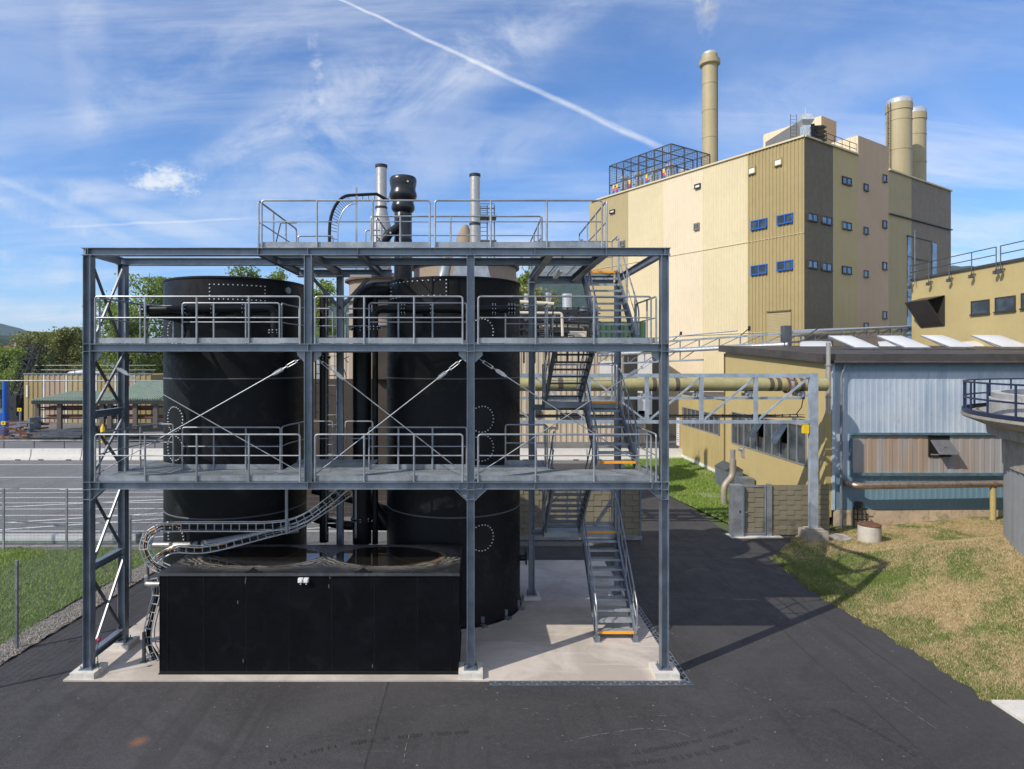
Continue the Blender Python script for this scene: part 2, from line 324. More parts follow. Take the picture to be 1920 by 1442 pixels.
def build_world():
    w = bpy.data.worlds.new('World'); S.world = w; w.use_nodes = True; nt = w.node_tree; k = N(nt)
    bg = nt.nodes['Background']; sky = k.n('ShaderNodeTexSky', sky_type='NISHITA'); sky.sun_disc = False
    sky.sun_elevation = SUN_EL; sky.sun_rotation = atan2(TOS.x, TOS.y); sky.altitude = 300; sky.air_density = 1.0; sky.dust_density = .6; sky.ozone_density = 2.2
    co = k.n('ShaderNodeTexCoord').outputs['Generated']; x, y, z = k.xyz(co)
    ya = k.m('MAXIMUM', k.m('ABSOLUTE', y), .05); u = k.m('DIVIDE', x, ya); v = k.m('DIVIDE', z, ya)
    front = k.m('GREATER_THAN', y, .02)
    # high thin cirrus seen on its plane
    zz = k.m('ADD', k.m('MAXIMUM', z, 0), .16); pl = k.comb(k.m('DIVIDE', x, zz), k.m('DIVIDE', y, zz), 0)
    c1 = k.noise(k.map(pl, (.55,1.0,1), (0,0,.5)), 1.05, 8, .62, .9); c2 = k.noise(k.map(pl, (.5,2.6,1), (0,0,-.42), (3,1,0)), 1.3, 9, .68, .5)
    c3 = k.noise(k.map(pl, (.4,.5,1), (0,0,0), (5.3,2,0)), .8, 3, .5)
    cl = k.m('ADD', k.m('MULTIPLY', k.ramp(c1, .42, .72), .55), k.m('MULTIPLY', k.ramp(c2, .42, .74), .5))
    cl = k.m('MULTIPLY', cl, k.ramp(c3, .28, .6, .35, 1.15))
    low = k.ramp(v, .34, .0); st = k.ramp(k.noise(k.comb(k.m('MULTIPLY', u, 1.5), k.m('MULTIPLY', v, 9), 0), 1.6, 7, .6, .6), .42, .66)
    cl = k.m('ADD', cl, k.m('MULTIPLY', k.m('MULTIPLY', low, st), .5))
    # broad milky veil over the left and centre of the view
    wn = k.m('MULTIPLY', k.m('SUBTRACT', k.noise(k.comb(u, v, 0), 3.5, 6, .65), .5), 1.0)
    wf = k.m('MULTIPLY', k.m('SUBTRACT', k.noise(k.comb(u, k.m('MULTIPLY', v, 1.6), 7), 17, 7, .72), .5), 1.0)
    def blob(cu, cv, ru, rv, rot=0.0, ws=.25, fine=False):
        du, dv = k.m('SUBTRACT', u, cu), k.m('SUBTRACT', v, cv)
        a = k.m('ADD', k.m('MULTIPLY', du, cos(rot)), k.m('MULTIPLY', dv, sin(rot))); b_ = k.m('SUBTRACT', k.m('MULTIPLY', dv, cos(rot)), k.m('MULTIPLY', du, sin(rot)))
        d = k.m('ADD', k.m('POWER', k.m('DIVIDE', k.m('ABSOLUTE', a), ru), 2), k.m('POWER', k.m('DIVIDE', k.m('ABSOLUTE', b_), rv), 2))
        return k.ramp(k.m('ADD', d, k.m('MULTIPLY', wf if fine else wn, 5.5 if fine else 4*ws)), 1.0, -.2 if fine else 0.0)
    tex = k.ramp(k.noise(k.comb(k.m('MULTIPLY', u, 1.1), k.m('MULTIPLY', v, 1.5), 3.1), 5, 9, .68, .7), .30, .66)
    puff = k.ramp(k.noise(k.comb(u, v, 2.2), 9, 7, .7, .8), .34, .62)
    for (cu, cv, ru, rv, rot, amp, tx) in ((-.485,.290,.066,.032,-.12,1.15,1), (-.72,.27,.26,.03,.02,.6,0), (-.46,.21,.20,.022,-.3,.35,0), (-.15,.42,.36,.10,.35,.42,0), (-.45,.47,.30,.06,.5,.32,0), (.79,.17,.24,.07,.25,.5,0), (.55,.44,.3,.07,.3,.28,0), (-.72,.13,.2,.03,0,.5,0), (-.62,.5,.05,.2,.1,.25,0), (-.70,.235,.22,.018,-.28,.75,0), (-.72,.165,.22,.014,-.06,.6,0), (-.66,.08,.22,.02,0,.55,0), (-.12,.31,.5,.07,.22,.38,0), (.02,.5,.4,.06,.5,.34,0), (-.252,.475,.012,.07,.12,.6,1), (-.35,.36,.3,.03,.5,.3,0), (.45,.30,.25,.03,.4,.25,0)):
        cl = k.m('ADD', cl, k.m('MULTIPLY', k.m('MULTIPLY', blob(cu, cv, ru, rv, rot, .25, bool(tx)), puff if tx else tex), amp))
    cl = k.m('ADD', k.m('MULTIPLY', cl, .72), .0)
    # vapour trails: great circles through two directions, with a width that grows
    def trail(p, q, w0, w1, amp, r0, r1):
        (ax, ay), (bx, by) = [((a-VX)/F, (HY-b)/F) for a, b in (p, q)]
        dx, dy = bx-ax, by-ay; L = hypot(dx, dy); dx, dy = dx/L, dy/L
        du, dv = k.m('SUBTRACT', u, ax), k.m('SUBTRACT', v, ay)
        t = k.m('ADD', k.m('MULTIPLY', du, dx), k.m('MULTIPLY', dv, dy)); n = k.m('SUBTRACT', k.m('MULTIPLY', dv, dx), k.m('MULTIPLY', du, dy))
        nn = k.noise(k.comb(k.m('MULTIPLY', t, 22), k.m('MULTIPLY', n, 90), 0), 1.0, 6, .7)
        n = k.m('ADD', n, k.m('MULTIPLY', k.m('SUBTRACT', k.noise(k.comb(k.m('MULTIPLY', t, 9), 0, 4), 1, 3), .5), .010))
        w = k.ramp(t, 0, L, w0, w1, False); g = k.ramp(k.m('DIVIDE', k.m('ABSOLUTE', n), w), 1.0, .1)
        return k.m('MULTIPLY', k.m('MULTIPLY', k.m('MULTIPLY', g, k.ramp(nn, .25, .6, .35, 1)), k.m('MULTIPLY', k.ramp(t, r0, r0+.1), k.ramp(t, r1+.03, r1-.03))), amp)
    cl = k.m('ADD', cl, trail((640,0), (1232,274), .003, .0085, .52, -.6, .565))
    cl = k.m('ADD', cl, trail((180,423), (460,410), .003, .003, .3, -.1, .24))
    cl = k.m('ADD', cl, trail((0,335), (200,425), .008, .014, .2, -.1, .2))
    rear = k.m('MULTIPLY', k.m('SUBTRACT', 1, front), k.ramp(c1, .35, .6, .25, .9)); cl = k.m('MULTIPLY', k.m('ADD', k.m('MULTIPLY', cl, front), rear), k.ramp(z, -.01, .03), clamp=False); cl = k.m('MINIMUM', cl, .93)  # extra bright cloud added behind the camera, unseen, to raise the fill light
    skc = k.mix(1.0, sky.outputs[0], (.62,.885,1.22), 'MULTIPLY')
    c = k.mix(cl, skc, CLOUDC); k.l(c, bg.inputs[0]); bg.inputs[1].default_value = SKYS
build_world(); S.world.cycles.sampling_method = 'MANUAL'; S.world.cycles.sample_map_resolution = 512

def arc_corner(p, prev, nxt, r=.07, n=4):
    p, a, b = V(p), V(prev), V(nxt); u = (a-p).normalized(); w = (b-p).normalized(); r = min(r, (a-p).length*.45, (b-p).length*.45)
    A, B = p+u*r, p+w*r
    return [((1-t)**2)*A+2*t*(1-t)*p+t*t*B for t in [i/n for i in range(n+1)]]
def smooth_path(pts, r=.07, n=4):
    out = [V(pts[0])]
    for i in range(1, len(pts)-1): out += arc_corner(pts[i], pts[i-1], pts[i+1], r, n)
    return out+[V(pts[-1])]
# ------------------------------------------------------------------ ground
def sheet(name, m, poly, z, kind='structure'):
    return struct(MB().add([(x,y,z) for x, y in poly], [tuple(range(len(poly)))]), name, m, kind, smooth=False)
LAND = mat('meadow_land', (.09,.115,.045), .95, 0, .3, .01)
sheet('ground', LAND, [(-6000,-800),(6000,-800),(6000,7000),(-6000,7000)], -.05)
sheet('asphalt_yard', ASPH, [(-60,-12),(60,-12),(60,24.2),(16,24.2),(16,26.25),(10.5,26.25),(10.5,44),(4.6,44),(4.6,24.2),(-60,24.2)], 0)
sheet('parking_area', ASPHO, [(-160,24.2),(4.6,24.2),(4.6,44),(60,44),(60,150),(-160,150)], .0)
sheet('access_road', ASPHO, [(-160,34.5),(4.4,34.5),(4.4,44.5),(-160,44.5)], .006)
s = MB(); s.box(-9.1,4.57,13.91,22.36,-.2,.035); struct(s, 'concrete_slab', SLAB)
s = MB(); s.box(10.72,16,10.4,13.05,-.1,.06); struct(s, 'concrete_pavement', CONC)
# painted lines of the parking bays
LINE = mat('road_paint', (.72,.72,.70), .6, 0, .1, 3, dirt=(.25,.25,.25), dirt_amt=.5)
s = MB()
def gline(p, q, w=.13, z=.012):
    p, q = V((*p,z)), V((*q,z)); a = (q-p).normalized().cross(V((0,0,1)))*w/2; s.quad(p-a, q-a, q+a, p+a)
for i, yy in enumerate((26.3,27.6,28.9,30.1,31.4,32.6,33.8)): gline((-34,yy), (1.2,yy+.15*i), .11)
for (a, b) in (((-26,24.6),(-6,31)),((-23,27),(-2,33.2)),((-30,29),(-8,34.3)),((-17,24.5),(1,28.5))): gline(a, b, .14)
for x in range(-33, 3, 5): gline((x,34.9), (x+2.2,44.2) if False else (x+2.6,35.1), .14, .014)
gline((-60,38.4), (3.8,38.9), .14, .014); gline((-60,43.2), (3.8,43.6), .12, .014); gline((-60,35), (3.8,35.2), .12, .014)
struct(s, 'painted_road_lines', LINE, smooth=False)

def stroke(mb, pts, w, z, keep=1.0, bars=False):
    P = [V((X_(a, CZ*F/(b-HY)), CZ*F/(b-HY), z)) for a, b in pts]; Q = smooth_path(P, .8, 8) if len(P) > 2 else P; out = []
    for a, b in zip(Q[:-1], Q[1:]):
        n = max(1, int((b-a).length/(.055 if bars else .05)))
        for i in range(n):
            if random.random() > keep: continue
            p, q = a.lerp(b, i/n), a.lerp(b, (i+(.55 if bars else 1))/n); t = (b-a).normalized().cross(V((0,0,1)))*w/2*random.uniform(.5,1.1); mb.quad(p-t, q-t, q+t, p+t)
random.seed(17); mk = MB()
for pts, kp_ in ((((1060,1392),(1110,1380),(1200,1366),(1262,1370),(1312,1390)),.6),(((768,1376),(760,1405),(757,1432)),.7),(((1175,1345),(1300,1340),(1400,1352)),.25),(((1330,1262),(1420,1300),(1500,1345)),.25),(((700,1330),(860,1322),(1000,1330)),.2),(((1505,1185),(1600,1250),(1700,1330),(1760,1370)),.35),(((200,1320),(330,1290),(420,1283)),.2),(((980,1345),(1120,1310)),.15)): stroke(mk, pts, .016, .009, kp_)
for _ in range(260):
    y = 9.3+13*random.random()**1.6; x = random.uniform(-12,10); r = random.uniform(.006,.022); mk.add([(x+r*random.uniform(.6,1.6)*cos(a), y+r*sin(a), .009) for a in (0,1.5,3.1,4.6)], [(0,1,2,3)])
struct(mk, 'chalk_marks', mat('chalk_marks', (.17,.17,.17), .8, 0, .25, 9), 'stuff', smooth=False)
mk = MB()
for pts in (((505,1432),(620,1400),(760,1380),(880,1372)),((1180,1414),(1300,1392),(1400,1362)),((0,1225),(110,1205),(190,1196)),((1130,1440),(1290,1420),(1420,1385)),((1560,1330),(1640,1370),(1720,1420))): stroke(mk, pts, .12, .007, .75, True)
struct(mk, 'tyre_marks', mat('tyre_marks', (.031,.030,.032), .8, 0, .2, 3), 'stuff', smooth=False)
# mound of dry grass on the right
def hz(x, y):
    e = 10.62+.12*sin(y*.9)+.09*max(0,16-y); d = max(0, x-e)
    m = 1.75*math.exp(-(((x-17.3)/4.6)**2+((y-18.6)/3.7)**2))
    m *= min(1, d/2.6)
    far = max(0, min(1, (y-22.5)/2.5)); m = m*(1-far)+.42*far*min(1, max(0, (x-17.3)/4))
    return .035+m+.05*sin(x*1.7+y)*sin(y*1.3)*min(1, d)*(1-far)
def terrain(name, m, xs, ys, zf, edge=None):
    mb = MB(); vs = [(x if edge is None else edge(x, y), y, 0) for y in ys for x in xs]; vs = [(x, y, zf(x, y)) for x, y, _ in vs]; n = len(xs)
    mb.add(vs, [(j*n+i, j*n+i+1, (j+1)*n+i+1, (j+1)*n+i) for j in range(len(ys)-1) for i in range(n-1)]); return struct(mb, name, m)
def red(x, y): # left border follows the asphalt edge
    t = (x-10.6)/20; e = 10.62+.12*sin(y*.9)+.03*sin(y*7)+.09*max(0,16-y)
    if y > 22.6: e += (y-22.6)*.9
    return e+(x-10.6)*(1-(e-10.6)/25)
terrain('grass_slope', GDRY, np.linspace(10.6,34,90).tolist(), np.linspace(13.08,26.95,80).tolist(), hz, red)
sg = lambda x, y: .03+.12*max(0,(x-11))/4
def leftred(x, y):
    e = 10.25 if y > 33 else 10.25+(33-y)*.15
    return e+(x-10.25)*(1-(e-10.25)/4.85)
terrain('grass_strip', GGRN, np.linspace(10.25,15.1,20).tolist(), np.linspace(26.2,46,60).tolist(), sg, leftred)
GX = lambda y: -11.75-.06*(y-12)*(-1) if False else -11.95+.045*(y-12)
terrain('grass_verge', GGRN, np.linspace(0,1,50).tolist(), np.linspace(6,23.6,40).tolist(), lambda x, y: .07+.03*sin(x*2+y), lambda t, y: (GX(y)-.02)-t*32)
terrain('gravel_strip', GRAVEL, [0,.25,.5,.75,1], np.linspace(6,23.6,60).tolist(), lambda x, y: .03+.02*sin(x*9)*sin(y*11), lambda t, y: GX(y)-.05+t*.85)
s = MB()
for k in range(9000):
    y = random.uniform(11.5,23.5); x = GX(y)+random.uniform(0,.8); r = random.uniform(.012,.03); z = .05
    a = random.random()*6.28; s.add([(x+r*cos(a+j*1.57)*random.uniform(.7,1.2), y+r*sin(a+j*1.57), z) for j in range(4)]+[(x,y,z+r)], [(0,1,4),(1,2,4),(2,3,4),(3,0,4)])
struct(s, 'gravel_stones', GRAVEL, 'stuff', smooth=False)
s = MB(); s.box(-60,-10.4,23.72,23.95,-.1,.12); struct(s, 'kerb_strip', CONCD)

def blades(name, m, n, sampler, h0, h1, w):
    P = np.array([sampler() for _ in range(n)]); a = rng.uniform(0, 2*pi, n); h = rng.uniform(h0, h1, n); le = rng.uniform(.1,1.1,n)*h; la = rng.uniform(0,2*pi,n)
    dx, dy = np.cos(a)*w/2, np.sin(a)*w/2; v = np.empty((n,3,3)); v[:,0] = P; v[:,1] = P; v[:,2] = P
    v[:,0,0] -= dx; v[:,0,1] -= dy; v[:,1,0] += dx; v[:,1,1] += dy; v[:,2,0] += np.cos(la)*le; v[:,2,1] += np.sin(la)*le; v[:,2,2] += h
    me = bpy.data.meshes.new(name); me.vertices.add(3*n); me.vertices.foreach_set('co', v.ravel()); me.loops.add(3*n); me.loops.foreach_set('vertex_index', np.arange(3*n)); me.polygons.add(n); me.polygons.foreach_set('loop_start', np.arange(0,3*n,3)); me.update(calc_edges=True); me.materials.append(m)
    o = bpy.data.objects.new(name, me); COL.objects.link(o); o['kind'] = 'stuff'; return o
def smp1():
    y = 13.1+13.6*random.random()**1.15; x = red(10.6+15*random.random()**1.5, y)+.02
    while hypot(x-21.8, y-15.8) < 6.5: x = red(10.6+9*random.random(), y)
    
    if random.random() < .09: x = red(10.6, y)-random.random()**2.5*.15*(.3+abs(sin(y*2.3)*sin(y*5.1))); return (x, y, .0)
    return (x, y, hz(x, y)-.005)
blades('dry_grass', BDRY, 190000, smp1, .02, .085, .012)
def smp2():
    y = random.uniform(8,23.5); x = GX(y)-random.random()**1.3*16; return (x, y, .07+.03*sin(x*2+y))
blades('green_grass', BGRN, 90000, smp2, .04, .13, .016)
def smp3():
    y = random.uniform(26.3,45.5); x = leftred(random.uniform(10.25,15.0), y); return (x, y, sg(x, y))
blades('strip_grass', BGRN, 45000, smp3, .05, .16, .022)

# ------------------------------------------------------------------ steel access platform
C1, C2, C3, C4 = -8.70, -3.74, -.09, 4.27; YF, YB, YR = 14.2, 15.58, 18.8
ZL, ZM, ZT = 4.377, 7.474, 9.63
FRM = thing('steel_platform', 'three level galvanised steel access platform wrapped around two black tanks', 'platform', (-2.2,16.5,0.035))
def col(x, y, z0, z1, stiff=()):
    s = MB(); s.hcol(x, y, z0, z1)
    for z in stiff: s.box(x-.072, x+.072, y-.1, y-.006, z-.006, z+.006)
    s.box(x-.15, x+.15, y-.15, y+.15, z0-.02, z0)
    for a in (-.115,.115):
        for b in (-.115,.115): s.tube([(x+a,y+b,z0), (x+a,y+b,z0+.07)], .014, 6)
    part(s, 'column', GALV, FRM)
col(C1, YF, .19, ZT-.172, (4.2,4.37,3.98,7.3,7.47)); col(C3, YF, .19, ZT-.172, (4.2,4.37,3.98,7.3,7.47)); col(C4, YF, .19, ZT-.172, (4.2,4.37,3.98,7.3,7.47))
col(C1, YB, .19, ZT-.172, (5.9,)); col(C2, 17.5, .19, ZT-.172); col(C4, YR, .16, ZT-.172); col(1.70, YR, .16, ZT-.172)
s = MB(); s.hcol(C2, YF, ZL+.004, ZM-.172); part(s, 'column', GALV, FRM)
s = MB(); s.hcol(C2, YF, ZM+.004, ZT-.172); part(s, 'column', GALV, FRM)
def beamx(x0, x1, y, ztop, stiff=(), m=None, h=.17):
    s = MB(); zc = ztop-h/2; s.ibeam((x0,y,zc), (x1,y,zc), .2, h)
    for x in stiff: s.box(x-.005, x+.005, y-.098, y-.006, ztop-h+.015, ztop-.015)
    part(s, 'beam', m or GALV, FRM)
def beamy(x, y0, y1, ztop, h=.17, w=.12):
    s = MB(); s.ibeam((x,y0,ztop-h/2), (x,y1,ztop-h/2), w, h); part(s, 'beam', GALV, FRM)
beamx(-8.83, 4.40, YF, ZT, (-8.72,-4.86,-3.74,-2.62,-.09,1.35,2.95,4.27,-8.68)); beamx(C1+.09, C3-.09, YF, ZM, (-3.74,)); beamx(C3+.09, C4-.09, YF, ZM, (1.35,)); beamx(C1+.09, C3-.09, YF, ZL, (-8.42,-3.74,-.35)); beamx(C3+.09, C4-.09, YF, ZL, (.18,1.35,3.98))
for zt in (ZM, ZL):
    s = MB()
    for x in (C1, C3, C4): s.box(x-.07,x+.07,YF-.1,YF-.08,zt-.17,zt)
beamx(C1-.13, 3.02, YB, ZT)
for x in (C1, -4.85): beamy(x, YF+.1, YB-.1, ZT)
beamy(C4, YF+.1, YR+.1, ZT)
for x in (-3.74,-2.62,-.09): beamy(x, YF+.1, YB-.1, ZT)
for x in (-4.85,-3.74,-2.62): beamy(x, YB+.1, 17.4, ZT)
for x in (1.70, 2.95): beamy(x, YF+.1, YB-.1, ZT, w=.17); beamy(x, YB+.1, YR-.1, ZT, w=.17)
beamx(-4.92, -2.3, 17.5, ZT, h=.2); beamx(1.6, 4.15, YR+.02, ZT, h=.22)
for zt in (ZM, ZL):
    beamx(-7.3, -4.8, 15.75, zt-.01, h=.14); beamx(-2.6, 4.2, 15.75, zt-.01, h=.14); beamy(C1, YF+.1, YB-.1, zt); beamy(C1, YB+.1, 17.2, zt)
    beamx(-4.9, -2.9, 17.4, zt-.01, h=.14); beamy(C4, YF+.1, 16.0, zt); beamx(.8,1.9,16.45,zt-.01,h=.14)
    for x in (-7.3,-4.8,-2.6,1.9): beamy(x, YF+.1, 15.65, zt)
beamx(1.7, 4.2, YR-.02, 2.1, h=.16); beamx(1.7, 4.2, YR-.02, 5.8, h=.16)
# haunch plates below the lower beam
for x, e in ((C1,1),(C3,-1),(C3,1),(C4,-1)):
    s = MB(); a = x+e*.09; z = ZL-.172; s.prism([(a,YF-.01,z),(a+e*.26,YF-.01,z),(a,YF-.01,z-.24)], (0,.02,0)); s.bar((a+e*.27,YF,z), (a,YF,z-.25), .19, .012)
    part(s, 'haunch_plate', GALV, FRM)
# end wall bracing in the plane of the left columns
for (z0, z1) in ((.55,2.22),(2.55,4.15),(4.55,5.72),(6.0,7.25),(7.55,9.4)):
    for a, b, m_ in ((z0, z1, GALVL), (z1, z0, GALVD)):  # sunlit diagonals pale, shaded ones dull: the light is put into the steel colour
        s = MB(); xx = C1+(.05 if m_ is GALVL else -.02); s.bar((xx,YF+.08,a), (xx,YB-.08,b), .045, .045); s.bar((xx+.02,YF+.08,a), (xx+.02,YB-.08,b), .006, .065); part(s, 'brace', m_, FRM)
for z in (.42, 2.41, 5.87):
    s = MB(); s.ibeam((C1,YF+.1,z), (C1,YB-.1,z), .15, .16); part(s, 'strut', GALV, FRM)
for (x1, z1) in ((-4.5,9.4),(-2.95,9.4)):
    s = MB(); s.bar((C2,17.5,8.55), (x1,17.5,z1), .09, .09, (0,1,0)); part(s, 'strut', GALVD, FRM)
s = MB(); s.bar((4.2,YR,3.1), (3.5,YR,2.05), .08, .08, (0,1,0)); part(s, 'strut', GALVL, FRM); s = MB(); s.bar((4.2,YR,4.9),(4.9,YR+.02,4.2),.07,.07,(0,1,0)); part(s, 'strut', GALVL, FRM)
# rod cross bracing with turnbuckles, middle storey
for xa, xb in ((C1+.1,C2-.1),(C2+.1,C3-.1),(C3+.1,C4-.1)):
    for a, b in ((xa,xb),(xb,xa)):
        top, bot = V((a,YF+.04,ZM-.28)), V((b,YF+.02,ZL+.12)); d = (bot-top).normalized(); L = (bot-top).length
        if a == xa: top.y += .05; bot.y += .05
        s = MB(); s.tube([top+d*.62, bot], .0125, 8); r = part(s, 'brace_rod', GALVL, FRM)
        s = MB(); n = d.cross(V((0,1,0)))
        for e in (-1,1): s.tube([top+d*.22+n*.028*e, top+d*.46+n*.028*e], .009, 6)
        s.tube([top, top+d*.24], .012, 6); s.tube([top+d*.44, top+d*.58], .012, 6)
        for t0, t1 in ((.21,.25),(.44,.48)): s.bar(top+d*t0, top+d*t1, .03, .075, V((0,0,1)))
        s.bar(top+d*.56, top+d*.84, .014, .06); s.bar(top+d*.60+V((0,.02,0)), top+d*.78+V((0,.02,0)), .012, .09)
        part(s, 'turnbuckle', GALVL, r)
        s = MB(); e = 1 if a < b else -1; s.prism([(a,YF+.03,ZM-.172),(a+e*.17,YF+.03,ZM-.172),(a+e*.17,YF+.03,ZM-.26),(a,YF+.03,ZM-.42)], (0,.014,0)); part(s, 'gusset_plate', GALVL, FRM)
# gratings, real bars
T1, T2, TR = (-6.93,18.4), (-.62,18.55), 1.95
def circ_front(x, c, g=.07):
    d = (TR+g)**2-(x-c[0])**2; return c[1]-sqrt(d) if d > 0 else 99
def yend_low(x):
    lim = 17.2 if x < -7.3 else 15.72 if x < -4.8 else 17.35 if x < -2.62 else 15.72 if x < -.2 else 16.4 if x < 1.9 else 15.72
    return min(lim, circ_front(x, T1), circ_front(x, T2))
def yend_top(x): return 17.35 if x < -2.45 else 15.5 if x < 1.68 else 18.7 if x < 2.95 else 0
def grating(name, xa, xb, y0, yend, z, pitch=.036, cross=.036, hb=.03, hc=.028, t=.004):
    s = MB(); xs = np.arange(xa, xb, pitch); ye = [yend(x) for x in xs]
    for x, e in zip(xs, ye): s.box(x-t/2, x+t/2, y0, e, z-hb, z)
    y = y0
    while y < max(ye):
        st = None
        for i, e in enumerate(ye+[0]):
            ok = e >= y
            if ok and st is None: st = i
            if not ok and st is not None:
                s.box(xs[st], xs[i-1], y-t/2, y+t/2, z-hc, z-.001); st = None
        y += cross
    for x in np.arange(xa, xb, 1.0): s.box(x-.006, x+.006, y0, yend(x), z-.032, z+.001)
    return part(s, name, GRAT, FRM, smooth=False)
grating('deck_grating', C1+.12, C4-.1, YF+.1, yend_low, ZL+.005)
grating('deck_grating', C1+.12, C4-.1, YF+.1, yend_low, ZM+.005)
grating('deck_grating', -4.85, 2.94, YF+.1, yend_top, ZT+.03, .045, .09, .028, .012)
grating('deck_grating', 2.96, 4.1, 17.98, lambda x: 18.85, ZT+.03, .045, .06, .028, .02)

def railing(pts, zf, posts=None, down=(True,True), toe=True, h=1.06, mid=.585, off=.0, parent=None, m=None, name='railing'):
    """pts: plan path of the rail"""
    P3 = [V((x,y,zf+h)) for x, y in pts]; s = MB(); path = list(P3)
    if down[0]: path = [P3[0]-V((0,0,h))]+path
    if down[1]: path = path+[P3[-1]-V((0,0,h))]
    s.tube(smooth_path(path), .0215, 8)
    s.tube([p-V((0,0,h-mid)) for p in P3], .015, 8)
    for x, y in (posts or []): s.tube([(x,y,zf-.02), (x,y,zf+h)], .023, 8)
    for i in (0, len(pts)-1):
        if down[0 if i == 0 else 1]: s.tube([(pts[i][0],pts[i][1],zf-.02),(pts[i][0],pts[i][1],zf+.1)], .026, 8)
    r = part(s, name, m or GALVL, parent or FRM)
    if toe:
        s = MB()
        for a, b in zip(pts[:-1], pts[1:]):
            d = (V((*b,0))-V((*a,0))).normalized(); nrm = V((-d.y,d.x,0))*.03; s.bar(V((*a,zf+.075))+nrm+d*.02, V((*b,zf+.075))+nrm-d*.02, .008, .12)
        part(s, 'toe_plate', GALVL, r)
    return r
FY = 14.13
for zf in (ZL, ZM):
    for xs in ((-8.52,-7.40,-6.24,-5.07,-3.92), (-3.58,-2.48,-1.36,-.27), (.08,1.37,2.68,3.96)):
        railing([(xs[0],FY),(xs[-1],FY)], zf, [(x,FY) for x in xs[1:-1]])
    railing([(4.08,FY+.02),(4.08,15.9)], zf, [(4.08,14.9)])
    railing([(-7.28,15.68),(-4.86,15.68)] if zf == ZM else [(-7.28,15.68),(-4.84,15.68)], zf, [(-6.5,15.68),(-5.7,15.68)])
    railing([(-2.63,15.68),(-.2,15.68)], zf, [(-1.9,15.68),(-1.05,15.68)])
    railing([(-4.82,15.72),(-4.82,16.3),(-4.62,17.3),(-3.9,17.3)], zf, [(-4.74,17.0)], (True,True), False)
    railing([(-3.55,17.3),(-2.8,17.3)], zf, [], (True,True), False)
    railing([(.80,16.35),(1.83,16.35),(1.83,15.85)], zf, [(1.83,16.3)], (True,True))
    railing([(-8.55,14.35),(-8.55,15.2),(-8.55,16.1),(-8.25,16.5),(-7.9,16.5)], zf, [(-8.55,15.4),(-8.55,16.1)], (True,True), False)
for xs in ((-4.78,-3.54,-2.29,-1.01), (-.89,.36,1.62,2.86)): railing([(xs[0],FY),(xs[-1],FY)], ZT, [(x,FY) for x in xs[1:-1]])
railing([(-4.86,14.16),(-4.86,17.15)], ZT, [(-4.86,15.2),(-4.86,16.2)])
railing([(-2.58,15.66),(1.66,15.66)], ZT, [(x,15.66) for x in (-1.85,-.6,.4)], toe=False)
railing([(1.68,15.72),(1.68,18.85)], ZT, [(1.68,16.7),(1.68,17.8)])
railing([(2.97,14.16),(2.97,17.85)], ZT, [(2.97,15.4),(2.97,16.6)])
railing([(-4.86,17.3),(-3.9,17.3)], ZT, [], toe=False, h=.9)
railing([(-3.0,17.3),(-2.45,17.3),(-2.45,15.75)], ZT, [(-2.45,16.5)])
railing([(1.72,18.9),(4.12,18.9),(4.12,18.05)], ZT, [(2.9,18.9),(4.12,18.9)])
s = MB(); s.tube(smooth_path([(-4.85,17.2,ZT+.1),(-5.25,16.6,ZT+.55),(-4.9,15.9,ZT+.95),(-4.5,15.9,ZT+.95)],.02), .017, 8); s.tube([(-5.25,16.6,ZT+.55),(-4.5,16.6,ZT+.55)], .015, 8); part(s, 'handrail', GALVL, FRM)

